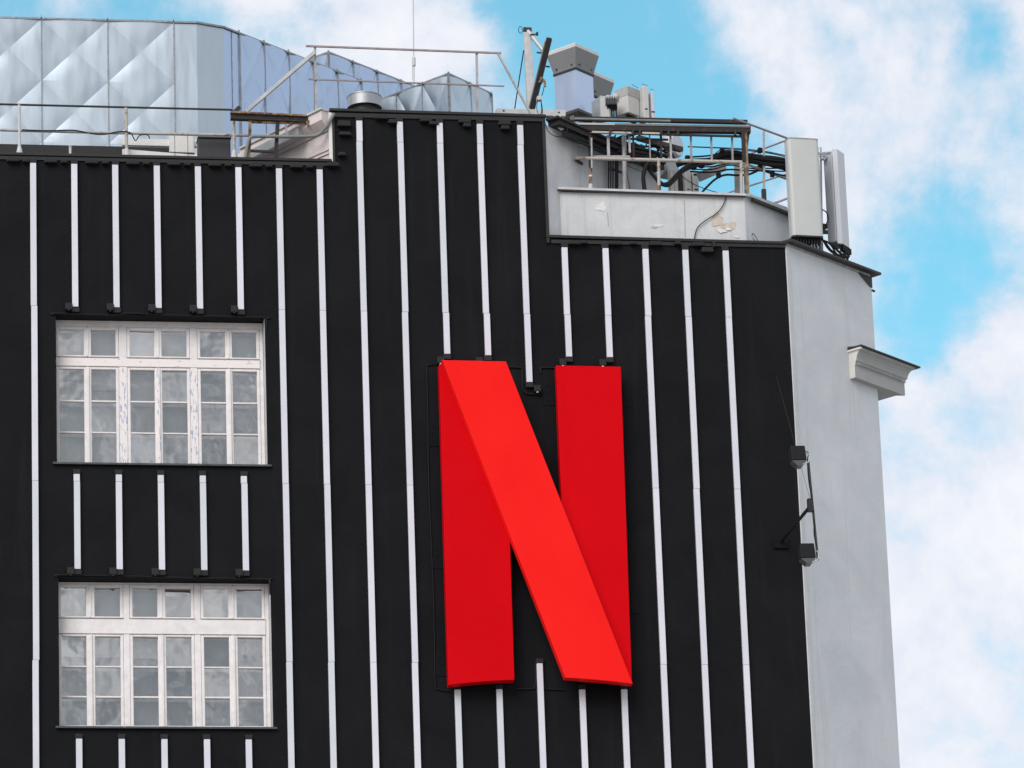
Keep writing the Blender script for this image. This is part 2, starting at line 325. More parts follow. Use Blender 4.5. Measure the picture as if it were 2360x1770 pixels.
# raised block with slanted returns
la, lb = R(52), R(SIDE+2)
LR = Vector((XA-2.2*math.cos(la), YW+2.2*math.sin(la), 0)); RR_ = Vector((XB+2.75*math.cos(lb), YW+2.75*math.sin(lb), 0))
B(MB().prism([(XA+.004,YW+.004,28.3),(XB-.004,YW+.004,28.3),(XB-.004,2.2,28.3),(XA+.004,2.2,28.3)], (0,0,2.36)), 'raised_block', 'roof_felt')
B(MB().add([(XA,YW,29.7),(LR.x,LR.y,29.7),(LR.x,LR.y,ZT-.1),(XA,YW,ZT-.02)], [(0,1,2,3)]), 'return_wall', 'plaster_pink')
B(MB().prism([(XB,YW,28.5),(RR_.x,RR_.y,28.5),(RR_.x-.6,RR_.y+1.2,28.5),(XB,2.2,28.5)], (0,0,30.56-28.5)), 'return_wall', 'plaster_return')
B(MB().prism([(XA-.02,YW+.3,ZT-.12),(XB+.03,YW+.3,ZT-.12),(RR_.x-.1,RR_.y+.1,ZT-.12),(RR_.x-.5,3.6,ZT-.12),(LR.x,3.6,ZT-.12),(LR.x+.1,LR.y+.1,ZT-.12)], (0,0,.08)), 'block_roof', 'roof_felt')
# eave boards of the two returns
nl = Vector((-math.sin(la), -math.cos(la), 0)); dl = Vector((-math.cos(la), math.sin(la), 0))
nr = Vector((math.sin(lb), -math.cos(lb), 0)); dr = Vector((math.cos(lb), math.sin(lb), 0))
c0 = Vector((XA, YW, ZT))
B(MB().prism([c0+nl*.02+dl*.02+Vector((0,0,-.30)), c0+nl*.17+dl*.02+Vector((0,0,-.17)), c0+nl*.17+dl*.02+Vector((0,0,-.02)), c0+dl*.02+Vector((0,0,-.02))], dl*1.75+Vector((0,0,-.12))), 'eave', 'plaster_pink')
B(MB().beam(c0+nl*.12+Vector((0,0,.0)), c0+nl*.12+dl*1.75+Vector((0,0,-.12)), .16, .03), 'eave_trim', 'pale_paint')
g0 = c0+nl*.10+dl*.45+Vector((0,0,-.30))
B(MB().prism([g0, g0+nl*.13, g0+nl*.15+Vector((0,0,.13)), g0+Vector((0,0,.13))], dl*1.1+Vector((0,0,-.08))), 'gutter', 'galvanised')
B(MB().beam(Vector((XA-.012,YW-.01,29.90)), Vector((XA-.012,YW-.01,ZT-.03)), .03, .05, (1,0,0)), 'corner_trim', 'plaster_white')
p0 = Vector((XA,YW,0))+nl*.012
B(MB().beam(p0+dl*.04+Vector((0,0,30.05)), p0+dl*.95+Vector((0,0,30.02)), .02, .018), 'render_ridge', 'plaster_pink')
B(MB().beam(p0+dl*.04+Vector((0,0,30.11)), p0+dl*.95+Vector((0,0,30.08)), .02, .018), 'render_ridge', 'plaster_pink')
c1 = Vector((XB, YW, 30.60))
B(MB().beam(c1+nr*.08+dr*.10+Vector((0,0,-.01)), c1+nr*.08+dr*2.7+Vector((0,0,-.01)), .20, .07), 'eave', 'rust_dark')
B(MB().beam(c1+nr*.10+dr*.03+Vector((0,0,.05)), c1+nr*.10+dr*2.7+Vector((0,0,.05)), .22, .03), 'eave_trim', 'rust_dark')
# flashings
def flashing(a, b, name='flashing'): return B(MB().beam(a, b, .10, .045), name, 'black_metal', .006)
flashing((XL, YW+.01, ZL), (XA-.005, YW+.01, ZL)); B(MB().box(XL, XA-.005, YW-.022, YW-.002, ZL-.085, ZL-.03), 'flashing', 'black_metal')
flashing((XA-.02, YW+.01, ZT+.015), (XB+.01, YW+.01, ZT-.01)); B(MB().box(XA+.02, XB, YW-.022, YW-.002, ZT-.095, ZT-.03), 'flashing', 'black_metal')
flashing((XB-.05, YW+.01, ZR+.02), (XC+.02, YW+.01, ZR-.015)); B(MB().box(XB+.02, XC, YW-.022, YW-.002, ZR-.085, ZR-.03), 'flashing', 'black_metal')
B(MB().box(XA+.0, XA+.05, YW-.02, YW-.002, ZL-.10, ZT-.05), 'flashing', 'black_metal')
B(MB().box(XB-.05, XB-.004, YW-.03, YW-.002, ZR-.08, ZT-.10), 'flashing', 'black_metal')
# low black upstand behind the left railing
B(MB().box(XL, 3.05, 1.3, 1.5, 29.8, 30.56), 'upstand', 'black_metal')
# grey parapet on the right wing
PA = Vector((8.39, .26, 0)); PB = Vector((11.18, .26, 0)); PE = PB + Vector((cs, sn, 0))*1.9
ZP = 29.57
B(MB().prism([(PA.x,.26,28.6),(PB.x,.26,28.6),(PB.x-.03,.42,28.6),(PA.x,.42,28.6)], (0,0,ZP-28.6)), 'parapet', 'plaster_parapet')
B(MB().prism([(PB.x,PB.y,28.6),(PE.x,PE.y,28.6),(PE.x-.12,PE.y+.12,28.6),(PB.x-.03,.42,28.6)], (0,0,ZP-28.6)), 'parapet', 'plaster_grey')
B(MB().beam((PA.x-.03,.30,ZP+.045), (PB.x+.02,.30,ZP+.0), .20, .035), 'coping', 'pale_paint')
B(MB().beam((PA.x-.03,.215,ZP+.018), (PB.x+.02,.215,ZP-.028), .02, .022), 'coping', 'rust_dark')
side_d = Vector((cs, sn, 0)); side_n = Vector((sn, -cs, 0))
B(MB().beam(PB+Vector((0,.04,ZP+.005)), PE+Vector((0,.04,ZP+.005)), .22, .04), 'coping', 'galvanised')
B(MB().beam(PB+side_n*.06+side_d*.12+Vector((0,0,ZP-.045)), PE+side_n*.06+Vector((0,0,ZP-.045)), .06, .03), 'coping', 'dark_steel')
# worn patches of the parapet
def patch(cen, rx, rz, mat, seed, Y=.2585):
    rs = random.Random(seed); c = at(cen[0], cen[1], Y); pts = []
    for k in range(26):
        a = 2*math.pi*k/26; q = 1+rs.uniform(-.10,.10)+.16*math.sin(3*a+seed)+.12*math.sin(5*a+2*seed)+.12*math.cos(2*a+seed)
        pts.append((c.x+rx*math.cos(a)*q, Y, c.z+rz*math.sin(a)*q))
    B(MB().prism(pts, (0,-.004,0)), 'bare_patch', mat)
patch((1653,506), .10, .105, 'plaster_bare', 3, .2575); patch((1680,522), .105, .065, 'plaster_bare', 5, .2595)
patch((1663,532), .07, .03, 'plaster_white', 8, .251); patch((1678,528), .045, .02, 'plaster_white', 9, .2495); patch((1698,546), .035, .014, 'plaster_white', 2, .2535)
patch((1386,477), .085, .06, 'plaster_white', 4); patch((1518,520), .06, .02, 'plaster_white', 6); patch((1508,523), .04, .015, 'plaster_bare', 11, .254)
for (u, v0, v1) in ((1577,462,546), (1400,488,520)):
    a = at(u, v0, .258); b = at(u+2, v1, .258); B(MB().beam(a, b, .010, .006, (0,1,0)), 'crack', 'rail_grey')
# grey corner wall and the wall beyond it
sw = MB(); K = 14; L = 2.115
def sp(t, z): return Vector((XC, YW, 0)) + side_d*(L*t) + Vector((0,0,z))
sw.add([sp(0,0), sp(1,0), sp(1,ZR+.0), sp(0,ZR-.03)], [(0,1,2,3)])
B(sw, 'corner_wall', 'plaster_grey')
B(MB().beam(sp(.022,0)+side_n*.006, sp(.022,ZR-.06)+side_n*.006, .012, .075, side_d), 'corner_bead', 'plaster_parapet')
far = sp(1,0) + Vector((-.35, 6.0, 0))
B(MB().add([sp(1,0), far, far+Vector((0,0,ZR)), sp(1,ZR)], [(0,1,2,3)]), 'far_wall', 'plaster_grey')
B(MB().prism([sp(0,ZR-.35)+Vector((-.05,.05,0)), sp(1,ZR-.35)-Vector((.03,0,0)), far+Vector((-.1,0,ZR-.35)), Vector((XC-.3,6,ZR-.35))], (0,0,.30)), 'roof_deck', 'roof_felt')
B(MB().beam(sp(-.01,ZR+.01)+side_n*.02, sp(1.045,ZR+.035)+side_n*.02, .22, .035), 'flashing', 'dark_steel')
B(MB().beam(sp(0,ZR-.02)+side_n*.012, sp(.98,ZR-.0)+side_n*.012, .02, .04), 'flashing', 'rail_grey')
e1 = sp(.84, ZR-.02)+side_n*.012; B(MB().prism([e1, sp(.997,ZR-.02)+side_n*.012, sp(.997,ZR-.19)+side_n*.012, sp(.96,ZR-.16)+side_n*.012], side_n*.012), 'dark_wedge', 'dark_steel')  # dark triangle below the far end of the flashing
B(MB().tube(sp(1.0,ZR-.225)+side_n*.01, sp(1.0,ZR-.225)+side_d*.055+side_n*.01, .018), 'bolt', 'dark_steel')
# moulded cornice that starts on the corner wall and wraps round it
ZC = 27.42
prof = [(0,-.45),(.10,-.45),(.10,-.255),(.115,-.245),(.115,-.20),(.135,-.19),(.14,-.15),(.155,-.10),(.185,-.055),(.225,-.03),(.225,0),(0,0)]
cA, cB = 1.44, 2.62; WR = .46
def cpt(s_, n_, z_): return Vector((XC,YW,0)) + side_d*s_ + side_n*n_ + Vector((0,0,ZC+z_))
cm = MB(); npf = len(prof); vs = []
for (s_, grow) in ((cA, 0), (2.115, 0)):
    vs += [cpt(s_, n_, z_) for n_, z_ in prof]
vs += [cpt(2.115 + WR + n_*1.0, n_, z_) for n_, z_ in prof]
fs = [(r*npf+k, (r+1)*npf+k, (r+1)*npf+(k+1)%npf, r*npf+(k+1)%npf) for r in range(2) for k in range(npf-1)]
cm.add(vs, fs); cm.add(vs[2*npf:], [tuple(range(npf))])
# the soffit that returns along the wall beyond
cm.prism([cpt(2.12,-.6,-.45), cpt(2.12,.0,-.45), cpt(2.115+WR,.0,-.45), cpt(2.115+WR,-.6,-.45)], (0,0,.43))
B(cm, 'cornice', 'cornice_stone_shaded')
B(MB().add([cpt(cA-.002, n_, z_) for n_, z_ in prof], [tuple(range(npf))[::-1]]), 'cornice_end', 'cornice_cream_lit')
for k in range(30):
    s_ = cA+.05+k*.042
    if s_ < 2.62: B(MB().prism([cpt(s_,.112,-.243), cpt(s_+.02,.112,-.243), cpt(s_+.02,.134,-.243), cpt(s_,.134,-.243)], (0,0,.042)), 'dentil', 'cornice_stone_shaded')
B(MB().prism([cpt(cA-.03,-.0,.003), cpt(cA-.03,.26,.003), cpt(2.115+WR+.32,.26,.003), cpt(2.115+WR+.32,-.5,.003), cpt(2.12,-.5,.003), cpt(2.12,-.0,.003)], (0,0,.022)), 'cornice_flashing', 'dark_steel')
B(MB().prism([cpt(cA-.02,0,.05), cpt(cA-.02,.12,.03), cpt(cA+.30,.12,.03), cpt(cA+.30,0,.05)], (0,0,.02)), 'cornice_flashing', 'galvanised')
B(MB().prism([cpt(cA-.025,.0,-.035), cpt(cA-.025,.24,-.035), cpt(cA+.02,.24,-.035), cpt(cA+.02,0,-.035)], (0,0,.03)), 'cornice_trim', 'cornice_cream_lit')

# ------------------------------------------------------------------ windows (parts of the building)
def window(q, xs, zs, peel, label, blinds, tones):
    """xs: six pane intervals; zs: top pane (t0,t1), transom (t2,t3), three rows"""
    YF = .31; a, b = q['x0']+.004, q['x1']-.004
    (tp0, tp1), (tb0, tb1), rows, (zb, zt) = zs
    o = MB()
    o.box(a, b, YF, YF+.09, tp0+.05, q['z1']-.004)                      # head
    o.box(a, xs[0][0]-.045, YF, YF+.09, q['z0']+.03, tp0+.05); o.box(xs[5][1]+.045, b, YF, YF+.09, q['z0']+.03, tp0+.05)
    win = B(o, 'window', 'window_white', .006); win['label'] = label
    def W(mb, name, mat, bevel=0.0):
        ob = mb.build(name, mat, bevel=bevel); ob.parent = win; return ob
    tr = W(MB().box(xs[0][0]-.045, xs[5][1]+.045, YF-.02, YF+.09, tb0, tb1), 'transom', 'peeling_brown' if peel else 'window_white', .006)
    for i in (1, 3):
        x0, x1 = xs[i][1]+.045, xs[i+1][0]-.045
        W(MB().box(x0, x1, YF-.012, YF+.088, q['z0']+.03, tb0), 'mullion', 'peeling_white' if peel else 'window_white', .006)
        W(MB().box(x0, x1, YF-.012, YF+.088, tb1, tp0+.05), 'mullion', 'window_white', .006)
    for i in (0, 2, 4):
        x0, x1 = xs[i][1], xs[i+1][0]; m = (x0+x1)/2
        W(MB().box(m-.022, m+.022, YF-.030, YF+.0, q['z0']+.045, tb0-.012), 'cover_strip', 'peeling_white' if (peel and i == 2) else 'window_white', .008)
        W(MB().box(m-.018, m+.018, YF-.018, YF+.0, tb1+.03, tp0+.03), 'cover_strip', 'window_white', .008)
    for i, (x0, x1) in enumerate(xs):
        L_ = x0-.042; R_ = x1+.042
        if i % 2 == 0: R_ = (x1+xs[i+1][0])/2-.003
        else: L_ = (x0+xs[i-1][1])/2+.003
        # top sash
        s = MB(); s.box(L_, x0, YF-.006, YF+.05, tb1+.004, tp0+.048); s.box(x1, R_, YF-.006, YF+.05, tb1+.004, tp0+.048)
        s.box(x0, x1, YF-.006, YF+.05, tp0, tp0+.048); s.box(x0, x1, YF-.006, YF+.05, tb1+.004, tp1)
        W(s, 'sash', 'window_white', .007)
        W(MB().box(L_, R_, YF-.035, YF-.004, tb1+.010, tb1+.032), 'drip_rail', 'window_white', .006)
        # lower sash with two glazing bars
        s = MB(); zlo = rows[2][0]
        s.box(L_, x0, YF-.006, YF+.05, zlo-.045, tb0-.006); s.box(x1, R_, YF-.006, YF+.05, zlo-.045, tb0-.006)
        s.box(x0, x1, YF-.006, YF+.05, rows[0][1], tb0-.006); s.box(x0, x1, YF-.006, YF+.05, zlo-.045, zlo)
        W(s, 'sash', 'window_white', .007)
        for g0_, g1_ in ((rows[1][1], rows[0][0]), (rows[2][1], rows[1][0])):
            W(MB().box(x0, x1, YF+.006, YF+.046, g0_, g1_), 'glazing_bar', 'window_white', .004)
        # inner window, seen through the outer glass
        s = MB(); yi = YF+.13
        for g0_, g1_ in ((rows[1][1], rows[0][0]), (rows[2][1], rows[1][0])): s.box(x0-.06, x1+.06, yi, yi+.035, g0_-.022, g1_+.022)
        s.box(x0-.06, x0-.005, yi, yi+.035, zlo-.04, tb0+.02); s.box(x1+.005, x1+.06, yi, yi+.035, zlo-.04, tb0+.02)
        s.box(x0-.06, x0-.005, yi, yi+.035, tb1-.02, tp0+.10); s.box(x1+.005, x1+.06, yi, yi+.035, tb1-.02, tp0+.10)
        s.box(x0-.06, x1+.06, yi, yi+.035, rows[0][1]-.005, rows[0][1]+.06); s.box(x0-.06, x1+.06, yi, yi+.035, tp0-.01, tp0+.10)
        W(s, 'inner_frame', 'window_white')
        # panes, each a little out of true
        for z0, z1 in [(tp1, tp0)] + [tuple(r_) for r_ in rows]:
            tx, tz = random.uniform(-.013,.013), random.uniform(-.009,.009); y = YF+.032
            W(MB().add([(x0-.004,y-tx-tz,z0-.004),(x1+.004,y+tx-tz,z0-.004),(x1+.004,y+tx+tz,z1+.004),(x0-.004,y-tx+tz,z1+.004)], [(0,1,2,3)]), 'pane', 'glass')
        # blinds and curtains behind the inner window
        bl = blinds[i]; yb = YF+.20
        if bl is not None:
            W(MB().box(x0-.075, x1+.075, yb, yb+.006, bl, tp0+.10), 'roller_blind', 'blind')
        ct = MB(); yc = YF+.235; n = 40; vs = []
        for k in range(n+1):
            x = x0-.10+(x1-x0+.20)*k/n
            f_ = 1.0 if tones[i] == 'curtain_warm' and i == 2 else .22; dy = f_*(.016*math.sin(k*1.15+i*2.1)+.010*math.sin(k*.47+i))
            vs += [(x, yc+dy, zlo-.08), (x, yc+dy*.6, tp0+.14)]
        ct.add(vs, [(2*k, 2*k+2, 2*k+3, 2*k+1) for k in range(n)], True)
        W(ct, 'curtain', tones[i])
    W(MB().prism([(a-.06,YW-.045,q['z0']-.028),(b+.06,YW-.045,q['z0']-.028),(b+.06,YF+.03,q['z0']+.028),(a-.06,YF+.03,q['z0']+.028)], (0,0,.03)), 'sill', 'sill_tin' if peel else 'sill_dark', .004)
    return win
X1 = [(.975,1.336),(1.439,1.796),(2.002,2.356),(2.463,2.826),(3.024,3.388),(3.487,3.844)]
W1 = window(WIN[0], X1, ((27.307,26.912),(26.745,26.872),[(26.231,26.701),(25.753,26.208),(25.285,25.732)],(0,0)), True,
       'upper window with blue grey paint flaking off its mullions', [26.60,26.45,25.80,26.98,26.96,26.96], ['curtain_warm','curtain_warm','curtain_warm','curtain','curtain_dark','curtain'])
MB().box(2.06, 2.25, .49, .492, 25.79, 26.13).build('paper', 'plaster_white', W1)
X2 = [(.981,1.336),(1.457,1.82),(1.998,2.354),(2.468,2.833),(3.011,3.369),(3.491,3.849)]
window(WIN[1], X2, ((23.412,22.968),(22.722,22.940),[(22.252,22.685),(21.81,22.232),(21.375,21.785)],(0,0)), False,
       'lower window with a broad white transom and clean paint', [22.44,22.43,22.42,23.05,23.02,23.0], ['curtain','curtain_dark','curtain','curtain_dark','curtain_dark','curtain'])

# ------------------------------------------------------------------ light strips
ORD = ['first','second','third','fourth','fifth','sixth','seventh','eighth','ninth','tenth','eleventh','twelfth','thirteenth','fourteenth','fifteenth','sixteenth','seventeenth','eighteenth']
JZ = [30.21, 27.555, 24.90, 22.243, 19.59]
SEG = {}
def strip(i, z1, z0, label, plug=None):
    x = .6*i
    r = empty('light_strip', (x, YW, z0), label, 'light strip', 'white light strips on the black facade')
    cuts = [z1] + [z for z in JZ if z0+.05 < z < z1-.05] + [z0]
    for k in range(len(cuts)-1):
        t, b = cuts[k], cuts[k+1]; j = random.uniform(-.006,.006)
        hw = .0435
        m = MB(); m.box(-hw+j, hw+j, -.06, -.002, b-z0+.0015, t-z0-.0015)
        ob = m.build('segment', 'strip_white', r, .004)
    MB().box(-.052, .052, -.045, -.001, z1-z0+.006, z1-z0+.075).build('end_cap', 'black_box', r, .004)
    if z0 > 20:
        MB().box(-.056, .056, -.05, -.001, -.075, -.006).build('end_cap', 'black_box', r, .004)
        if plug is not None:
            s_, dz = plug
            MB().box(s_-.05, s_+.05, -.085, -.001, dz-.05, dz+.05).build('plug_box', 'black_box', r, .006)
            MB().tube((s_+.0, -.06, dz-.05), (s_, -.06, dz-.065), .022).build('cable_gland', 'galvanised' if i > 6 else 'black_box', r)
    return r
strip(1, 29.765, 12, 'leftmost full height white light strip, left of both windows')
TN = ['first','second','third','fourth','fifth']
for k in range(5):
    i = k+2
    strip(i, 29.763, 27.55, f'short white light strip above the upper window, {TN[k]} of five from the left', (-.10, .0))
    strip(i, 25.01, 23.59, f'short white light strip between the two windows, {TN[k]} of five from the left', (-.10, -.03))
    strip(i, 21.10, 12, f'white light strip below the lower window, {TN[k]} of five from the left')
strip(7, 29.758, 12, 'long white light strip just right of the windows, nearest to them')
strip(8, 29.755, 12, 'second long white light strip right of the windows, under the low roof edge')
strip(9, 30.54, 12, 'long white light strip first from the left under the raised roof edge')
strip(10, 30.537, 12, 'long white light strip just left of the big red letter')
strip(11, 30.533, 26.915, 'white light strip ending above the top left corner of the red letter', (-.10, -.10))
strip(12, 30.53, 26.903, 'white light strip ending above the slanted top of the red letter', (-.13, -.09))
strip(13, 30.526, 26.50, 'white light strip reaching down between the two legs of the red letter', (.11, -.10))
strip(14, 28.606, 26.902, 'shortest white light strip pair above the right leg of the letter, left one', (-.10, -.09))
strip(15, 28.605, 26.903, 'shortest white light strip pair above the right leg of the letter, right one', (-.11, -.09))
strip(16, 28.605, 12, 'long white light strip just right of the red letter')
strip(17, 28.603, 12, 'long white light strip second to the right of the red letter')
strip(18, 28.602, 12, 'rightmost long white light strip, nearest the grey corner wall')
strip(11, 21.85, 12, 'white light strip under the left leg of the letter, left one')
strip(12, 21.86, 12, 'white light strip under the left leg of the letter, right one')
strip(13, 22.247, 12, 'white light strip starting between the feet of the red letter')
strip(14, 21.863, 12, 'white light strip under the slanted foot of the letter, left one')
strip(15, 21.87, 12, 'white light strip under the slanted foot of the letter, right one')

# ------------------------------------------------------------------ black driver and junction boxes under the roof edges
def jbox(x, z, w_, h_, label, name='junction_box', d=.085):
    r = empty(name, (x, YW, z), label, 'electrical box', 'black boxes under the roof edges')
    MB().box(-w_/2, w_/2, -d, -.001, -h_/2, h_/2).build('housing', 'black_box', r, .008)
    MB().box(-w_/2-.012, w_/2+.012, -.035, -.0015, -h_/4, h_/4).build('flange', 'black_metal', r)
    return r
for k in range(0, 8):
    nm = f'the {ORD[k-1]} light strip' if k else 'the left picture edge, left of the first light strip'
    x = .6*k
    if k == 0:
        jbox(.31, 29.805, .17, .055, 'wide black driver box under the left roof edge, left of the first light strip', 'driver_box')
        jbox(.495, 29.80, .085, .05, 'small black junction box under the left roof edge, left of the first light strip')
    else:
        jbox(x+.255, 29.80, .17, .06, f'wide black driver box under the left roof edge, right of the {ORD[k-1]} light strip', 'driver_box')
        jbox(x+.45, 29.797, .085, .05, f'small black junction box under the left roof edge, right of the {ORD[k-1]} light strip')
for (u, v, w_, h_, lb_) in ((767,380,.17,.06,'wide black driver box at the foot of the roof step'), (793,286,.18,.085,'upper black driver box beside the roof step, left of the ninth light strip'), (795,309,.16,.05,'lower black driver box beside the roof step, left of the ninth light strip'), (788,356,.10,.05,'small black box low beside the roof step'),
    (879,271,.17,.06,'wide black driver box under the raised edge, right of the ninth light strip'), (905,281,.12,.06,'small black box under the raised edge, left of the tenth light strip'),
    (982,277,.17,.06,'wide black driver box under the raised edge, right of the tenth light strip'), (1000,285,.14,.05,'small black box under the raised edge, left of the eleventh light strip'),
    (1071,279,.17,.07,'wide black driver box under the raised edge, right of the eleventh light strip'), (1076,289,.11,.06,'small black box hanging below the driver box right of the eleventh strip'),
    (1163,284,.17,.075,'wide black driver box under the raised edge, right of the twelfth light strip'), (1164,295,.12,.06,'small black box hanging below the driver box right of the twelfth strip'),
    (1324,560,.16,.06,'wide black driver box under the right roof edge, right of the fourteenth strip'), (1347,559,.08,.05,'small black box under the right roof edge, right of the fourteenth strip'),
    (1418,561,.17,.06,'wide black driver box under the right roof edge, right of the fifteenth strip'), (1460,561,.09,.05,'small black box under the right roof edge, left of the sixteenth strip'),
    (1511,562,.17,.065,'wide black driver box under the right roof edge, right of the sixteenth strip'), (1562,561,.085,.05,'small black box under the right roof edge, left of the seventeenth strip'),
    (1609,564,.17,.06,'upper wide black driver box right of the seventeenth strip'), (1630,577,.17,.075,'lower wide black driver box hanging right of the seventeenth strip'), (1645,565,.045,.08,'narrow upright black box left of the eighteenth strip')):
    p = at(u, v, YW-.04); jbox(p.x, p.z, w_, h_, lb_, 'driver_box' if w_ > .13 else 'junction_box')
# black cables along the facade
def cable(pts, r, label, name='cable', mat='cable_black', cat='cable', group=None, n=6):
    b = Vector(pts[0]); o = MB().path([Vector(p)-b for p in pts], r, n).build(name, mat); o.location = b
    return tag(o, label, cat, group)
def W2(u, v, y=-.015): return at(u, v, YW+y)
cable([W2(124,725),(at(127,722,YW-.015)),W2(260,726),W2(300,722),W2(420,727),W2(608,731),W2(613,736),W2(614,760)], .011, 'black cable clipped along the top edge of the upper window')
cable([W2(132,1329),W2(140,1325),W2(300,1328),W2(420,1331),W2(610,1334),W2(620,1338),W2(622,1370)], .011, 'black cable clipped along the top edge of the lower window')
cable([W2(1013,839),W2(990,841),W2(984,850),W2(986,940),W2(988,1100),W2(994,1250),W2(1000,1400),W2(1003,1570),W2(1010,1588),W2(1035,1592)], .008, 'black cable running down left of the red letter')
cable([W2(1160,846),W2(1196,847),W2(1203,853),W2(1204,890),W2(1208,904),W2(1220,908),W2(1246,908),W2(1247,900)], .011, 'black cable looping under the strip between the letter legs')
cable([W2(1246,860),W2(1246,850),W2(1252,847),W2(1284,848)], .011, 'short black cable left of the top of the right letter leg')
cable([W2(1190,1588),W2(1225,1587),W2(1233,1582),W2(1234,1530),W2(1238,1524)], .011, 'black cable at the foot of the letter, left of the middle strip')
cable([W2(1252,1540),W2(1254,1580),W2(1262,1588),W2(1300,1589)], .011, 'black cable at the foot of the letter, right of the middle strip')

# ------------------------------------------------------------------ the red letter
sg = empty('letter_sign', (7.78, YW, 21.85), 'giant red folded ribbon letter N mounted on the black facade', 'sign')
def S(mb, name, mat, bevel=0.0): return keep(mb.build(name, mat, bevel=bevel), sg)
def arc(p, q, sag, n=10): return [Vector(p).lerp(Vector(q), k/n) + Vector((0,0,sag*4*(k/n)*(1-k/n))) for k in range(n+1)]
YB, Y1, Y2 = -.05, -.21, -.36
lf = [(6.452,Y1,26.665),(6.438,Y1,21.852)][::-1]
left_leg = [Vector((6.445,Y1,26.68))] + arc((6.438,Y1,21.852), (7.388,Y1,21.936), .012) + [Vector((7.398,Y1,24.6)), Vector((7.39,Y1,26.60))]
o = S(MB().prism(left_leg, (0,YB-Y1,0)), 'left_leg', 'red_dark', .008); o['label'] = 'darker red left leg'
right_leg = [Vector((8.165,Y1,26.69)), Vector((8.165,Y1,22.6)), Vector((8.3,Y1,21.96)), Vector((9.085,Y1,21.90)), Vector((9.12,Y1,26.685))]
o = S(MB().prism(right_leg, (0,YB-Y1,0)), 'right_leg', 'red_dark', .008); o['label'] = 'darker red right leg'
diag = [Vector((7.406,Y2,26.687)), Vector((6.469,Y2,26.694))] + arc((8.098,Y2,21.93), (9.07,Y2,21.845), .01)
o = S(MB().prism(diag, (0,Y1-Y2-.002,0)), 'diagonal_ribbon', 'red_bright', .008); o['label'] = 'bright red diagonal ribbon'
for (x, z) in ((6.38,25.7),(6.38,23.85),(6.38,22.25),(8.08,26.35),(8.09,25.1),(9.2,26.35),(9.2,24.5),(9.2,23.2),(7.45,22.9),(7.53,24.9)):
    S(MB().box(x-.09, x+.09, .052, YW-.001, z-.19, z+.19), 'mounting_plate', 'black_render', .002)
    for dz in (-.11, 0, .11): S(MB().tube((x-.02, .053, z+dz), (x-.02, .044, z+dz), .012, n=8), 'bolt', 'black_render')
for (x, z0, z1) in ((6.7,22.3,26.2),(7.15,22.3,26.2),(8.45,22.3,26.2),(8.85,22.3,26.2)):
    S(MB().box(x-.03, x+.03, YB+.003, YW-.002, z0, z1), 'mounting_rail', 'black_metal')

# ------------------------------------------------------------------ floodlights on their bracket
fb0 = at(1799, 1249, YW)
fl = empty('floodlight_bracket', fb0, 'dark pole with two floodlights held out on an arm near the grey corner wall', 'floodlight')
def FL(mb, name, mat, bevel=0.0, parent=None):
    o = mb.build(name, mat, bevel=bevel)
    if parent is None: return keep(o, fl)
    o.parent = parent; return o
YFL = -1.05
hub = at(1868, 1166, YFL)
FL(MB().box(fb0.x-.11, fb0.x+.11, YW-.03, YW-.001, fb0.z-.10, fb0.z+.06), 'wall_plate', 'black_render')
FL(MB().beam(fb0+Vector((0,-.02,0)), hub, .035, .035), 'arm', 'cable_black')
pt, pb = at(1862.5, 1060, YFL-.02), at(1885, 1291, YFL-.02)
FL(MB().tube(pt, pb, .018), 'pole', 'dark_steel')
FL(MB().box(hub.x-.045, hub.x+.03, YFL-.05, YFL+.03, hub.z-.09, hub.z+.10), 'clamp', 'black_metal')
FL(MB().tube(at(1790,870,YW), at(1866,1147,YFL), .0026, n=6), 'stay_wire', 'dark_steel')
FL(MB().path([at(1858,1040,YFL),at(1864,1046,YFL-.03),at(1861,1060,YFL-.03),at(1864,1110,YFL-.04),at(1876,1180,YFL-.04),at(1876,1230,YFL-.04),at(1883,1262,YFL-.03)], .008), 'cable', 'cable_black')
for (u, v) in ((1840, 1052), (1861, 1277)):
    c = at(u, v, YFL); dx, dz_ = .105, .12
    hs = FL(MB().prism([(c.x-.125,c.y-.09,c.z+.135),(c.x-.115,c.y-.09,c.z-.085),(c.x+.105,c.y-.09,c.z-.075),(c.x+.085,c.y-.09,c.z+.14)], (0,.2,0)), 'floodlight', 'flood_black', .012)
    FL(MB().prism([(c.x-.115,c.y-.085,c.z-.089),(c.x+.105,c.y-.085,c.z-.079),(c.x+.045,c.y-.06,c.z-.155),(c.x-.03,c.y-.06,c.z-.155)], (0,.17,0)), 'lens', 'lens_white', parent=hs)
    FL(MB().path([(c.x+.09,c.y-.1,c.z+.02),(c.x+.135,c.y-.1,c.z+.0),(c.x+.125,c.y-.1,c.z-.11),(c.x+.04,c.y-.1,c.z-.15)], .009), 'yoke', 'galvanised', parent=hs)
    hs.name = 'floodlight'

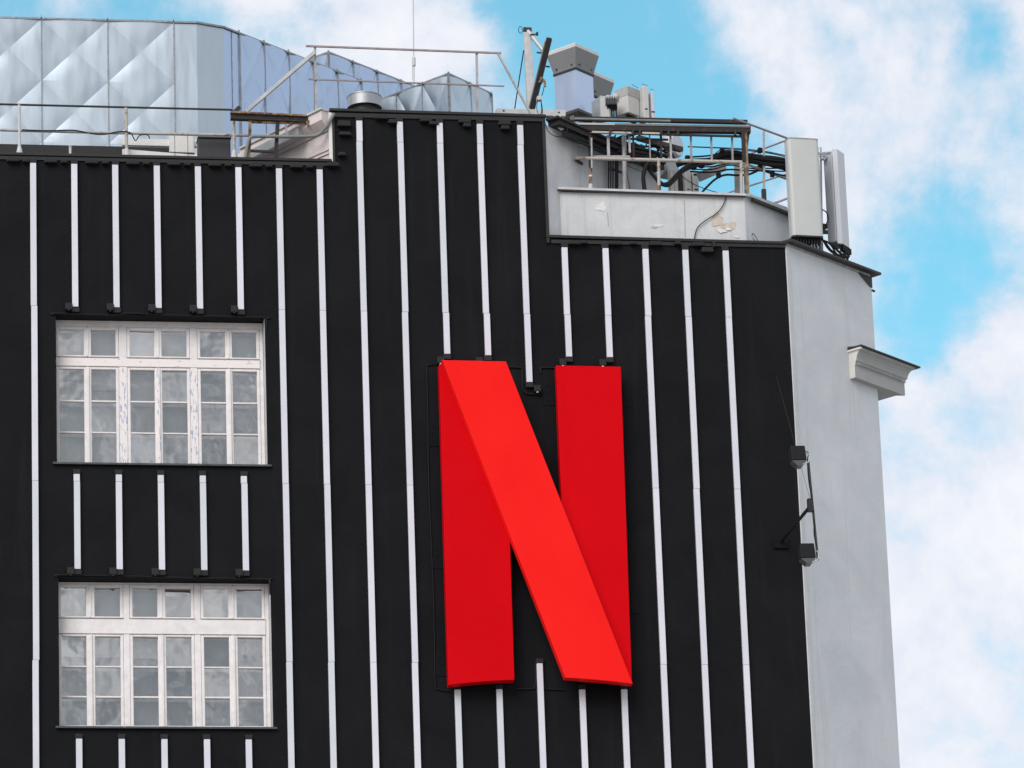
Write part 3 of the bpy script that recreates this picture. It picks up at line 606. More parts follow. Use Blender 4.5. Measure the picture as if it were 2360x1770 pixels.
# ------------------------------------------------------------------ metal clad penthouses behind the roof edge
NP = 7
def pillow_mesh(w_, h_, depth):
    vs = []; fs = []
    def H(x, z):
        q = math.sin(math.pi*(x+z))*math.sin(math.pi*(x-z)); return -depth*((1-math.exp(-3.2*q)) if q > 0 else .6*(1-math.exp(3.2*q)))
    for (ax, az), (bx, bz) in (((0,0),(1,0)), ((1,0),(1,1)), ((1,1),(0,1)), ((0,1),(0,0))):     # four folds meeting at the centre
        o = len(vs); idx = {}
        for i in range(NP+1):
            for j in range(NP+1-i):
                a, b, c = i/NP, j/NP, 1-(i+j)/NP
                x, z = ax*a+bx*b+.5*c, az*a+bz*b+.5*c
                idx[i, j] = len(vs); vs.append((x*w_, H(x, z), z*h_))
        for i in range(NP):
            for j in range(NP-i):
                fs.append((idx[i,j], idx[i+1,j], idx[i,j+1]))
                if i+j < NP-1: fs.append((idx[i+1,j], idx[i+1,j+1], idx[i,j+1]))
    return vs, fs
def clad(parent, origin, ang, n, w_, rows, mat, top=None, h_=1.026, depth=.045, first=0.0, plain=False):
    """a run of panels; origin is the lower left corner in world space; ang degrees from the facade"""
    rotz = R(ang); me = None
    for i in range(n):
        for j in range(rows):
            nm = 'panel'
            if me is None:
                vs, fs = pillow_mesh(w_, h_, depth if not plain else 0.0)
                me = bpy.data.meshes.new(nm); me.from_pydata(vs, [], fs); me.polygons.foreach_set('use_smooth', [True]*len(fs)); me.materials.append(MT[mat])
            o = bpy.data.objects.new(nm, me); col.objects.link(o); o.parent = parent
            o.location = Vector(origin)-parent.location + Vector((math.cos(rotz)*w_*i, math.sin(rotz)*w_*i, h_*j)); o.rotation_euler = (0,0,rotz)
    for i in range(n+1):
        p = Vector(origin)+Vector((math.cos(rotz)*w_*i, math.sin(rotz)*w_*i, 0))
        s = keep(MB().beam(p, p+Vector((0,0,h_*rows+.02)), .018, .05, (-math.sin(rotz), math.cos(rotz), 0)).build('seam', 'zinc_seam'), parent)
        s2 = keep(MB().beam(p+Vector((0,0,h_*rows)), p+Vector((0,0,h_*rows+.06)), .012, .03, (-math.sin(rotz), math.cos(rotz), 0)).build('seam_tip', 'zinc_seam'), parent)
def copingbar(parent, a, b, w_=.05, h_=.03): keep(MB().beam(a, b, w_, h_).build('coping', 'zinc_seam'), parent)
ZB0 = 31.664-1.026; HT = 33.70
ph = empty('metal_penthouse', (0, 5, 29.8), 'long zinc clad rooftop structure with quilted diamond panels at the left', 'penthouse')
x0 = .982-1.028*5
clad(ph, (x0, 4, ZB0), 0, 7, 1.028, 3, 'zinc', depth=.019)
c3 = Vector((.982+1.028*2, 4, 0)); c4 = Vector((3.395, 4, 0))
keep(MB().add([c3+Vector((0,0,ZB0)), c4+Vector((0,0,ZB0)), c4+Vector((0,0,HT)), c3+Vector((0,0,HT))], [(0,1,2,3)]).build('corner_sheet', 'zinc'), ph)
q5 = on(515, 66.5, c4, 20); c5 = Vector((q5.x, q5.y, 0))
keep(MB().add([c4+Vector((0,0,ZB0)), c5+Vector((0,0,ZB0)), c5+Vector((0,0,HT)), c4+Vector((0,0,HT))], [(0,1,2,3)]).build('corner_sheet', 'zinc'), ph)
q6 = on(550.5, 78, c5, SIDE); c6 = Vector((q6.x, q6.y, 0))
keep(MB().add([c5+Vector((0,0,ZB0)), c6+Vector((0,0,ZB0)), c6+Vector((0,0,HT)), c5+Vector((0,0,HT))], [(0,1,2,3)]).build('corner_sheet', 'zinc_sky_tint'), ph)
clad(ph, c6+Vector((0,0,ZB0)), SIDE, 5, .57, 3, 'zinc_sky_tint', depth=.034)
q7 = on(534, 73, c5, SIDE); keep(MB().beam((q7.x,q7.y,ZB0), (q7.x,q7.y,HT), .012, .03).build('seam', 'zinc_seam'), ph)
c7 = c6 + Vector((cs, sn, 0))*.57*5
for a, b in ((Vector((x0,4,0)), c4), (c4, c5), (c5, c7)): copingbar(ph, a+Vector((0,0,HT+.02)), b+Vector((0,0,HT+.02)))
keep(MB().prism([(x0,4.12,HT-.06),(c4.x,4.12,HT-.06),(c5.x-.03,c5.y+.12,HT-.06),(c7.x-.08,c7.y+.1,HT-.06),(c7.x-1,c7.y+4,HT-.06),(x0,12,HT-.06)], (0,0,.04)).build('roof', 'zinc'), ph)
keep(MB().prism([(x0,4.15,29.8),(c4.x,4.15,29.8),(c5.x-.03,c5.y+.15,29.8),(c7.x-.1,c7.y+.1,29.8),(c7.x-1,c7.y+4,29.8),(x0,12,29.8)], (0,0,3.8)).build('core', 'roof_felt'), ph)
def corner_house(u, v, Y, label, nL, nR, wL, wR, aL, aR, mat, rows=3):
    c = at(u, v, Y); top = c.z; e = empty('metal_penthouse', (c.x, c.y+1, 29.8), label, 'penthouse')
    zb = top-1.026*rows; b = Vector((c.x, c.y, 0))
    dR = Vector((math.cos(R(aR)), math.sin(R(aR)), 0)); dL = Vector((-math.cos(R(aL)), math.sin(R(aL)), 0))
    clad(e, b+Vector((0,0,zb)), aR, nR, wR, rows, mat, depth=.034)
    clad(e, b+dL*(wL*nL)+Vector((0,0,zb)), -aL, nL, wL, rows, mat, depth=.034)
    for d, l in ((dR, wR*nR), (dL, wL*nL)): copingbar(e, b+Vector((0,0,top+.02)), b+d*l+Vector((0,0,top+.02)))
    keep(MB().prism([b+Vector((0,.12,zb)), b+dR*wR*nR+Vector((-.05,.12,zb)), b+dR*wR*nR+dL*wL*nL+Vector((0,0,zb)), b+dL*wL*nL+Vector((.05,.12,zb))], (0,0,top-zb-.05)).build('core', 'zinc'), e)
    return e
corner_house(757, 124, 8.6, 'zinc clad rooftop structure with a peak, tinted with reflected sky blue, behind the guard rail', 2, 5, .57, .60, 49, SIDE, 'zinc_sky_tint')
corner_house(1033.5, 173.5, 5.6, 'small zinc clad rooftop structure right of the round vent', 3, 2, .57, .57, 51, 45, 'zinc')

# ------------------------------------------------------------------ left roof railing and clutter
YR = .36
rl = empty('roof_railing', at(45, 356, YR), 'grey tube railing with a rusty lower rail on the left roof edge', 'railing')
def RL(mb, name, mat, bevel=0.0): return keep(mb.build(name, mat, bevel=bevel), rl)
tl, tr_ = at(-500, 228, YR), at(536, 253, YR)
RL(MB().tube(at(-500, 228, YR), at(300, 247.5, YR), .016), 'top_rail', 'dark_steel'); RL(MB().tube(at(300, 247.5, YR), at(536, 253, YR), .016), 'top_rail', 'dark_steel')
RL(MB().tube(at(-500, 287, YR), at(270, 306.5, YR), .021), 'lower_rail', 'rail_grey'); RL(MB().tube(at(270, 306.5, YR), at(580, 312.5, YR), .021), 'lower_rail', 'rail_cream')
for (ut, vt, ub, vb, mt) in ((44,242,45,352,'pale_paint'), (290,249,292,356,'rail_cream'), (538,262,540,360,'rail_cream')):
    a, b = at(ut, vt, YR), at(ub, vb, YR)
    RL(MB().tube(b, a, .025), 'post', mt); RL(MB().tube(b-Vector((0,0,.03)), b+Vector((0,0,.09)), .055, .028), 'foot', 'pale_paint')
RL(MB().beam(at(536,262,YR-.02), at(552,247,YR-.02), .06, .05), 'bracket', 'dark_steel')
cable([at(50,299,YR-.03),at(110,301,YR-.03),at(170,300,YR-.03),at(210,308,YR-.03),at(240,310,YR-.03),at(275,303,YR-.03),at(300,306,YR-.03),at(312,324,YR-.03),at(322,312,YR-.03),at(340,311,YR-.03),at(345,320,YR-.03)], .008, 'thin black cable draped on the lower rail of the left railing')
sp_ = at(162, 347, .5); pp = empty('roof_pipe', sp_-Vector((0,0,.12)), 'short grey vent pipe standing behind the left roof edge', 'pipe')
keep(MB().tube(sp_-Vector((0,0,.12)), sp_+Vector((0,0,.06)), .022).build('pipe', 'galvanised'), pp); keep(MB().tube(sp_+Vector((0,0,.055)), sp_+Vector((0,0,.068)), .028).build('cap', 'galvanised'), pp)
def plank(pts, thick, label, name, mat, cat, Y):
    P = [at(u, v, Y) for u, v in pts]; b = P[0].copy()
    o = MB().prism([p-b for p in P], (0, thick, 0)).build(name, mat, bevel=.005); o.location = b
    return tag(o, label, cat)
plank([(282,319),(455,322),(455,338),(282,334)], .06, 'long white board lying level behind the left railing', 'white_board', 'plaster_white', 'board', .9)
plank([(282,343),(455,357),(455,366),(282,357)], .05, 'white board lying aslant just above the roof edge', 'white_board', 'plaster_white', 'board', .45)
plank([(391,312),(445,314),(449,352),(391,350)], .10, 'white square sheet propped between the two boards', 'square_board', 'plaster_white', 'board', .8)
for (u, l) in ((402,'left'),(432,'right')): cable([at(u,308,.42), at(u+1,330,.42), at(u+1,366,.42)], .004, f'thin dark wire hanging over the white panel, {l} one')
b1, b2 = at(457, 318, .5), at(532, 366, .5)
dk = empty('dark_cabinet', (b1.x, .5, b2.z), 'dark grey metal box behind the left railing post', 'box')
keep(MB().box(b1.x, b2.x, .5, .72, b2.z-.05, b1.z).build('body', 'radio_dark' if 'radio_dark' in MT else material('radio_dark', (.040,.040,.044), .6, var=.2, scale=5), bevel=.01), dk)
keep(MB().box(b1.x-.01, b2.x+.01, .48, .74, b1.z+.002, b1.z+.02).build('lid', 'dark_steel'), dk)
# rusty steel frame at the roof step
YS = .22
fr = empty('ladder_stand', at(575, 366, YS), 'rusty steel beam with a ladder frame below it, left of the roof step', 'steel frame')
def FR(mb, name, mat, bevel=0.0): return keep(mb.build(name, mat, bevel=bevel), fr)
a, b = at(531, 261, YS), at(727, 270, YS); dv = Vector((0,0,1))
FR(MB().beam(a+dv*.005, b+dv*.005, .10, .025), 'top_flange', 'rust'); FR(MB().beam(a-dv*.045, b-dv*.045, .03, .07), 'web', 'rust_dark'); FR(MB().beam(a-dv*.09, b-dv*.09, .10, .02), 'bottom_flange', 'rust_dark')
FR(MB().beam(at(578,281.5,YS), at(712,284,YS), .03, .03), 'lower_bar', 'rust')
for (u0_, v0_, u1_, v1_, w_, m_) in ((577,274,573,372,.045,'rust'), (640,282,635,372,.055,'rust_dark'), (658,278,661,312,.025,'rail_mauve'), (578,272,573,330,.03,'rust_dark')):
    FR(MB().beam(at(u0_,v0_,YS), at(u1_,v1_,YS), w_, w_), 'upright', m_)
FR(MB().beam(at(574,347.5,YS), at(640,350.5,YS), .03, .035), 'rung', 'rust_dark')
for u in (583, 599, 663, 682, 707): FR(MB().beam(at(u,272,YS-.01), at(u,283,YS-.01), .04, .05), 'spacer', 'rust_dark')
FR(MB().beam(at(707,280,YS-.05), at(711,292,YS-.05), .03, .03), 'hook', 'rust')
cable([at(565,368,.16),at(570,335,.16),at(577,317,.16),at(600,314,.16),at(650,315,.14),at(715,314,.10),at(735,309,.06),at(750,294,.02),at(762,275,.0),at(770,262,.0)], .026, 'grey conduit bending up along the roof step', 'conduit_pipe', 'conduit', 'conduit', n=9)

# ------------------------------------------------------------------ guard frame above the raised block
YG = .30
gf_ = empty('guard_frame', at(728, 262, YG), 'tall thin guard rail frame with slanted braces on the raised roof', 'railing')
def GF(mb, name, mat): return keep(mb.build(name, mat), gf_)
GF(MB().beam(at(705,106,YG), at(1155,122.5,YG), .026, .026), 'top_rail', 'rail_mauve'); GF(MB().beam(at(711,182.5,YG), at(1162,198.5,YG), .02, .02), 'middle_rail', 'rail_mauve')
GF(MB().beam(at(726,108,YG+.03), at(729,272,YG+.03), .032, .032, (0,1,0)), 'post', 'rail_grey'); GF(MB().beam(at(1098.5,121,YG+.03), at(1101.5,275,YG+.03), .034, .034, (0,1,0)), 'post', 'rail_grey')
GF(MB().beam(at(1148,124,YG-.03), at(1227,269,YG-.03), .03, .03, (0,1,0)), 'brace', 'rail_grey'); GF(MB().beam(at(725,121,YG-.03), at(566,258,YG+.2), .05, .07, (0,1,0)), 'brace', 'galvanised')
# whip antenna
YA = 9.5
wa = empty('whip_antenna', at(954.5, 262, YA), 'thin white whip antenna rising out of the picture behind the guard frame', 'antenna')
for a, b, r_, nm in ((at(954.5,262,YA), at(954,150,YA), .011, 'mast'), (at(954,152,YA), at(953.6,133,YA), .030, 'sleeve'), (at(953.6,135,YA), at(951.5,-60,YA), .010, 'whip'), (at(950.5,185,YA), at(950.5,135,YA), .006, 'stay')):
    keep(MB().tube(a, b, r_, n=8).build(nm, 'pale_paint'), wa)
# round roof vent
YV = .95; vc = at(840, 250, YV)
rv_ = empty('round_vent', vc-Vector((0,0,.2)), 'round bright metal roof vent behind the raised roof edge', 'vent')
def ring(mb, c, r_, z0, z1, n=32):
    vs = [c+Vector((r_*math.cos(2*math.pi*k/n), r_*math.sin(2*math.pi*k/n), z)) for z in (z0, z1) for k in range(n)]
    mb.add(vs, [(k, (k+1)%n, n+(k+1)%n, n+k) for k in range(n)], True); mb.add(vs[n:], [tuple(range(n))]); mb.add(vs[:n], [tuple(range(n))[::-1]])
    return mb
keep(ring(MB(), vc, .255, .0, .17).build('cowl', 'duct_bright'), rv_); keep(ring(ring(MB(), vc, .262, .165, .18), vc, .262, -.004, .012).build('rim', 'duct_bright'), rv_); keep(ring(MB(), vc, .20, -.4, -.006).build('neck', 'dark_steel'), rv_)

# ------------------------------------------------------------------ davit, base beam, stacks
YD = 1.0
bb0, bb1 = at(1144, 249.5, .6), at(1304, 267, .6)
bb = empty('base_beam', (bb0.x, .6, bb1.z-.03), 'pale box beam lying across the raised roof under the davit', 'beam')
keep(MB().beam((bb0.x,.66,(bb0.z+at(1144,263,.6).z)/2), (bb1.x,.66,(bb1.z+at(1304,254,.6).z)/2), .12, .098).build('beam', 'pale_paint', bevel=.006), bb)
for u, v in ((1161,255),(1288,259)): p = at(u, v, .595); keep(MB().tube(p, p+Vector((0,.02,0)), .014, n=10).build('bolt_hole', 'cable_black'), bb)
for u, v in ((1160,268),(1283,271)): p = at(u, v, .66); keep(MB().box(p.x-.06, p.x+.06, .60, .72, p.z-.06, p.z+.02).build('pad', 'plaster_white', bevel=.01), bb)
dv_ = empty('roof_davit', at(1224, 262, YD), 'steel roof davit with a pale mast and a dark leaning box beam', 'davit')
def DV(mb, name, mat, bevel=0.0): return keep(mb.build(name, mat, bevel=bevel), dv_)
DV(MB().beam(at(1215.5,76,YD), at(1224,262,YD), .115, .09, (0,1,0)), 'mast', 'pale_paint', .006)
DV(MB().tube(at(1217,72,YD), at(1253,118,.75), .034), 'strut', 'galvanised')
DV(MB().beam(at(1266,88,.35), at(1226,252,.9), .085, .10, (0,1,0)), 'leaning_beam', 'dark_steel', .004)
DV(MB().beam(at(1266.3,87,.347), at(1266,88.5,.352), .06, .075, (0,1,0)), 'open_end', 'cable_black')
DV(MB().beam(at(1256,94,.45), at(1219,245,.95), .012, .11, (0,1,0)), 'pale_flange', 'galvanised')
DV(MB().beam(at(1206,68,YD), at(1225,69,YD), .05, .06), 'head', 'dark_steel'); DV(MB().beam(at(1222,80,YD-.1), at(1238,79,YD-.1), .02, .02), 'pin', 'dark_steel'); DV(MB().beam(at(1238,74,YD-.1), at(1238,82,YD-.1), .02, .03), 'pin', 'dark_steel')
ctr = at(1199.5, 69, YD); DV(MB().path([ctr+Vector((.03*math.cos(t*.7), 0, .055*math.sin(t*.7))) for t in range(10)], .005), 'eyelet', 'cable_black')
DV(MB().beam(at(1250,180,.6), at(1244,192,.62), .09, .03), 'shackle', 'rust'); DV(MB().beam(at(1254,184,.55), at(1257,200,.55), .03, .03), 'shackle', 'rust')
DV(MB().beam(at(1237,121,.6), at(1249,122,.6), .02, .02), 'pin', 'dark_steel'); DV(MB().beam(at(1258,153,.6), at(1267,154,.6), .02, .02), 'pin', 'dark_steel')
DV(MB().box(at(1237,222,.6).x, at(1248,222,.6).x, .55, .65, at(1240,232,.6).z, at(1240,224,.6).z), 'hook_block', 'pale_paint')
cable([at(1207,116,YD), at(1197,180,YD), at(1186,252,.7)], .009, 'straight dark stay cable left of the davit mast')
cable([at(1255,192,.6), at(1252,210,.6), at(1247,228,.6), at(1250,250,.6), at(1249,268,.6)], .006, 'thin purple grey cord hanging from the davit hook')
cable([at(1239,232,.6), at(1237,250,.6), at(1242,264,.6), at(1248,258,.6), at(1247,236,.6)], .005, 'thin looped cord hanging from the davit hook')
def stack(u, v, Y, label, curb):
    c = at(u, v, Y); s_ = .30
    e = empty('vent_stack', (c.x, c.y+s_, c.z-1.0), label, 'vent stack', 'square vent stacks on the raised roof')
    cx, cy = c.x, c.y+s_*1.0
    rot = R(-3)
    def sq(h, z): return [Vector((cx+h*math.cos(rot+k*math.pi/2-math.pi/2), cy+h*math.sin(rot+k*math.pi/2-math.pi/2), z)) for k in range(4)]
    def loft(name, mat, secs, capb=True, capt=True):
        m = MB(); vs = []; 
        for h, z in secs: vs += sq(h, z)
        for r_ in range(len(secs)-1): m.add([vs[r_*4+k] for k in range(4)]+[vs[r_*4+4+k] for k in range(4)], [(k,(k+1)%4,4+(k+1)%4,4+k) for k in range(4)])
        if capt: m.add(vs[-4:], [(0,1,2,3)])
        if capb: m.add(vs[:4], [(3,2,1,0)])
        return keep(m.build(name, mat), e)
    z = c.z
    loft('shaft', 'stack_metal', [(s_, z-1.2), (s_, z-.004)])
    loft('collar', 'dark_steel', [(s_+.02, z-.003), (s_+.02, z+.03)])
    loft('cowl', 'cap_metal', [(s_+.012, z+.031), (s_+.02, z+.07), (s_+.105, z+.335)])
    loft('cap', 'radio_grey', [(s_+.105, z+.336), (s_+.10, z+.39), (s_+.02, z+.43)])
    pf = sq(s_+.033, z+.085)
    for k in (0, 3):
        a, b = (pf[0], pf[1]) if k == 0 else (pf[3], pf[0])
        for t in (.2, .82): 
            p = a.lerp(b, t); n = (p-Vector((cx, cy, p.z))).normalized()
            keep(MB().tube(p-n*.0, p+n*.012, .014, n=8).build('bolt', 'dark_steel'), e)
    if curb:
        m = MB(); o4, i4 = sq(.42, 0), sq(.42, 0)
        zc = at(1333, 249, c.y-.1).z
        loft('curb', 'dark_steel', [(.40, zc-.14), (.44, zc-.06), (.40, zc)])
    return e
stack(1329, 159, 2.2, 'tall square bluish metal vent stack with flared cap beside the davit', True)
stack(1365, 221, 3.3, 'second vent stack, partly hidden behind the first', False)

# ------------------------------------------------------------------ radio equipment above the beams
YE = 1.9
def rbox(u0, v0, u1, v1, Y, depth, rot, label, name, mat, cat, lid=None, extra=None, group=None):
    a, b = at(u0, v0, Y), at(u1, v1, Y); w_ = abs(b.x-a.x); h_ = abs(a.z-b.z)
    e = empty(name, ((a.x+b.x)/2, Y+depth/2, min(a.z,b.z)), label, cat, group); e.rotation_euler = (0,0,R(rot))
    MB().box(-w_/2, w_/2, -depth/2, depth/2, 0, h_).build('housing', mat, e, .012)
    if lid: MB().box(-w_/2-.004, w_/2+.004, -depth/2-.006, depth/2+.004, h_*(1-lid), h_+.006).build('lid', 'radio_lid', e, .006)
    return e, w_, h_
e, w_, h_ = rbox(1428, 201, 1470, 262, YE, .26, 38, 'square pale radio cabinet with darker lid above the beams', 'radio_unit', 'radio_grey', 'radio unit', .34, group='radio units on the roof')
MB().tube((w_/2-.02,-.14,h_+.03), (-w_/2+.1,-.14,h_+.05), .006).build('handle', 'rail_mauve', e)
MB().box(w_/2+.001, w_/2+.006, -.05, .0, h_*.55, h_*.68).build('emblem', 'logo_blue', e)
for k in range(7): MB().tube((-w_/2+.03+k*(w_-.06)/6,-.06,-.12), (-w_/2+.03+k*(w_-.06)/6,-.06,.0), .012).build('cable_tail', 'cable_black', e)
e, w_, h_ = rbox(1477, 198, 1495, 275, YE, .2, 12, 'tall narrow pale radio unit, second from the vent stacks', 'radio_unit', 'radio_grey', 'radio unit', group='radio units on the roof')
MB().tube((-w_/2,-.08,h_+.04), (w_/2,-.08,h_+.02), .006).build('handle', 'rail_mauve', e); MB().box(-.02, .02, -.104, -.1, .16, .18).build('port', 'cable_black', e)
e, w_, h_ = rbox(1497, 211, 1508, 276, YE+.05, .16, 12, 'thin pale radio unit at the right end of the group above the beams', 'radio_unit', 'antenna_pale', 'radio unit', group='radio units on the roof')
MB().tube((-w_/2,-.06,h_+.05), (w_/2,-.06,h_+.04), .006).build('handle', 'rail_mauve', e); MB().box(-.03, .03, -.083, -.08, .12, .14).build('port', 'cable_black', e)
e, w_, h_ = rbox(1376, 220, 1396, 272, 2.0, .3, 20, 'smooth grey metal cabinet right behind the tall vent stack', 'metal_cabinet', 'galvanised', 'cabinet')
e, w_, h_ = rbox(1392, 218, 1408, 272, 1.8, .2, 30, 'pale narrow upright cabinet beside the radio group', 'upright_cabinet', 'radio_grey', 'cabinet')
e, w_, h_ = rbox(1396, 224, 1424, 240, 1.75, .14, -8, 'small finned heat sink radio left of the square radio cabinet', 'finned_radio', 'radio_lid', 'radio unit')
for k in range(7): MB().box(-w_/2+.005+k*w_/7, -w_/2+.016+k*w_/7, -.11, -.07, -.02, h_).build('fin', 'dark_steel', e)
e, w_, h_ = rbox(1400, 240, 1424, 250, 1.78, .12, -8, 'dark cable box under the finned radio', 'cable_or_gap_box', 'cable_black', 'box')
e, w_, h_ = rbox(1413, 215, 1424, 228, 1.95, .1, 0, 'small pale box tucked left of the square radio cabinet', 'small_box', 'radio_grey', 'box')
for k, u in enumerate((1409, 1414, 1419)): cable([at(u,250,1.8), at(u+1,262,1.8), at(u,278,1.8)], .014, f'black cable below the finned radio, {ORD[k]} from the left')
# ------------------------------------------------------------------ steel platform on the right wing
YP = .55
pf_ = empty('steel_platform', at(1360, 440, YP), 'rusty steel platform frame with railings above the grey parapet', 'steel platform')
def PF(mb, name, mat, bevel=0.0): return keep(mb.build(name, mat, bevel=bevel), pf_)
PF(MB().beam(at(1300,273,YP+.3), at(1722,282,YP+.3), .08, .055), 'upper_beam', 'rust_dark')
PF(MB().tube(at(1316,273.5,YP+.24), at(1545,279.5,YP+.24), .02), 'beam_tube', 'conduit')
PF(MB().beam(at(1298,287.5,YP), at(1415,289.5,YP), .12, .03), 'deck_flange', 'galvanised'); PF(MB().beam(at(1415,289.5,YP), at(1729,295,YP), .12, .03), 'deck_flange', 'radio_dim')
PF(MB().beam(at(1298,296,YP), at(1729,302.5,YP), .10, .07), 'deck_beam', 'rust_dark')
PF(MB().beam(at(1340,304.5,YP-.02), at(1706,314.5,YP-.02), .03, .03), 'toe_rail', 'rust_dark')
PF(MB().beam(at(1358,304,YP-.04), at(1455,306.5,YP-.04), .02, .03), 'toe_plate', 'rail_cream'); PF(MB().beam(at(1480,306.5,YP-.04), at(1520,307.5,YP-.04), .02, .03), 'toe_plate', 'rail_cream')
for u in (1406,1458,1474,1523,1540,1562,1694): PF(MB().beam(at(u,300,YP-.05), at(u,312,YP-.05), .06, .03), 'spacer', 'dark_steel')
PF(MB().tube(at(1325.5,364,YP-.1), at(1710,374,YP-.1), .027), 'handrail', 'rail_cream'); PF(MB().tube(at(1350,361,YP-.02), at(1452,361.5,YP-.02), .02), 'handrail', 'rail_grey')
PF(MB().beam(at(1327,368,YP-.08), at(1342,378,YP+.1), .03, .03), 'bracket', 'dark_steel')
PF(MB().tube(at(1359,313,YP-.08), at(1361,392,YP-.08), .024), 'post', 'rust_dark'); PF(MB().tube(at(1363,318,YP-.1), at(1364,388,YP-.1), .016), 'post', 'rail_grey')
PF(MB().tube(at(1361,438,YP-.1), at(1361,388,YP-.1), .024), 'post', 'rust'); PF(MB().tube(at(1361,441,YP-.1), at(1361,424,YP-.1), .046, .026), 'foot', 'pale_paint'); PF(MB().tube(at(1361,407.5,YP-.1), at(1361,404,YP-.1), .028), 'collar', 'plaster_white')
PF(MB().tube(at(1518,370,YP-.1), at(1519,449,YP-.1), .025), 'post', 'rail_cream'); PF(MB().tube(at(1519,448,YP-.1), at(1519,428,YP-.1), .03), 'post_sleeve', 'rust')
for u, v0_, v1_, w_, m_ in ((1459,310,367,.026,'rust_dark'), (1523,312,368,.03,'rust_dark'), (1401,313,360,.04,'rail_grey'), (1450,313,352,.03,'rail_grey'), (1497,312,366,.018,'rail_mauve'), (1545,314,370,.03,'rail_grey'), (1592,313,370,.028,'rail_mauve'), (1639,314,371,.028,'rail_mauve'), (1687,315,373,.028,'rail_mauve')):
    PF(MB().beam(at(u,v0_,YP+.05), at(u+1.5,v1_,YP+.05), w_, w_, (0,1,0)), 'baluster', m_)
PF(MB().tube(at(1438,316,YP+.2), at(1440,446,YP+.2), .035), 'pipe_post', 'rail_grey')
PF(MB().beam(at(1716,300,YP-.02), at(1722,455,YP-.02), .065, .05, (0,1,0)), 'corner_post', 'rust'); PF(MB().beam(at(1712,304,YP-.04), at(1715,372,YP-.04), .05, .04, (0,1,0)), 'corner_post', 'rust_dark')
PF(MB().tube(at(1708,374,YP-.1), at(1709,452,YP-.1), .024), 'post', 'rail_cream')
PF(MB().beam(at(1726,298,YP), at(1720,350,YP), .03, .03, (0,1,0)), 'brace', 'rust_dark')
PF(MB().prism([at(1702,302,YP+.02), at(1727,303,YP+.02), at(1718,322,YP+.02), at(1712,322,YP+.02)], (0,.05,0)), 'gusset', 'dark_steel')
PF(MB().beam(at(1700,355,1.3), at(1703,455,1.3), .11, .08, (0,1,0)), 'column', 'radio_lid')
# railing that turns back along the corner
pr = at(1712, 285, YP)
def pr_on(u, v, off=0.0): return on(u, v, pr+Vector((0,off,0)), SIDE)
PF(MB().tube(pr_on(1690,272.5), pr_on(1813,318), .017), 'return_rail', 'rail_mauve'); PF(MB().tube(pr_on(1722,379,.1), pr_on(1818,414,.1), .02), 'return_rail', 'rail_mauve')
PF(MB().beam(pr_on(1812,318), pr_on(1818,470), .025, .025, (0,1,0)), 'return_post', 'rail_mauve')
PF(MB().beam(pr_on(1760.5,303), pr_on(1761,440), .03, .03, (0,1,0)), 'return_post', 'rail_grey'); PF(MB().beam(pr_on(1760,437), pr_on(1761,462), .065, .06, (0,1,0)), 'return_foot', 'dark_steel')
for (a, b, r_) in (((1810,324),(1724,356),.015), ((1725,429),(1816,400),.015), ((1786,468),(1818,456),.018), ((1668,448),(1700,437),.014)): PF(MB().tube(at(*a,2.2), at(*b,2.6), r_), 'far_rail', 'rail_mauve')
PF(MB().beam(pr_on(1733,452), pr_on(1812,480), .05, .02), 'kick_plate', 'galvanised')
PF(MB().beam(at(1612,408,1.1), at(1668,384,1.4), .08, .14), 'diagonal_support', 'radio_lid')
PF(MB().beam(at(1470,318,1.4), at(1570,345,2.0), .08, .07), 'rear_beam', 'dark_steel')
# ------------------------------------------------------------------ equipment behind the platform
YQ = 1.35
e, w_, h_ = rbox(1543, 388, 1563, 446, YQ, .16, 6, 'pale radio unit behind the parapet, left of the dark gap', 'radio_unit', 'radio_grey', 'radio unit', group='radio units behind the parapet')
MB().box(-.004, .004, -.085, -.08, .02, h_-.02).build('rib', 'radio_lid', e)
e, w_, h_ = rbox(1576, 391, 1594, 449, YQ, .16, 6, 'pale radio unit behind the parapet, middle of three', 'radio_unit', 'radio_grey', 'radio unit', group='radio units behind the parapet')
MB().box(-.02, .02, -.084, -.08, .08, .095).build('port', 'cable_black', e)
e, w_, h_ = rbox(1594, 393, 1611, 450, YQ+.02, .16, 6, 'greyer radio unit behind the parapet, right of three', 'radio_unit', 'antenna_grey', 'radio unit', group='radio units behind the parapet')
MB().box(-.03, .03, -.084, -.08, .08, .10).build('port', 'cable_black', e); MB().box(-.03, .03, -.084, -.08, h_-.08, h_-.05).build('port', 'cable_black', e)
e, w_, h_ = rbox(1563, 392, 1575, 446, YQ+.1, .1, 0, 'dark upright box standing for the shaded gap between the pale radio units', 'cable_or_gap_box', 'dark_steel', 'box')  # dark filler box drawn for the shade in the gap
e, w_, h_ = rbox(1527, 362, 1560, 398, YQ+.5, .3, 20, 'grey cabinet above the left radio unit behind the parapet', 'metal_cabinet', 'antenna_back', 'cabinet')
dc = at(1551, 336, 2.3); dr_ = empty('drum_antenna', dc-Vector((0,0,.3)), 'pale round drum antenna seen edge on through the railing', 'antenna')
m = MB(); n = 28
for k in range(n): pass
vs = []
axd = Vector((.75,-.66,0)); axs = Vector((.66,.75,0))
for off, rr in ((-.09,.20),(.06,.20),(.09,.17)):
    vs += [dc+axd*off+axs*(rr*math.cos(2*math.pi*k/n))+Vector((0,0,rr*math.sin(2*math.pi*k/n))) for k in range(n)]
m.add(vs, [(r_*n+k, r_*n+(k+1)%n, (r_+1)*n+(k+1)%n, (r_+1)*n+k) for r_ in range(2) for k in range(n)], True); m.add(vs[2*n:], [tuple(range(n))]); m.add(vs[:n], [tuple(range(n))[::-1]])
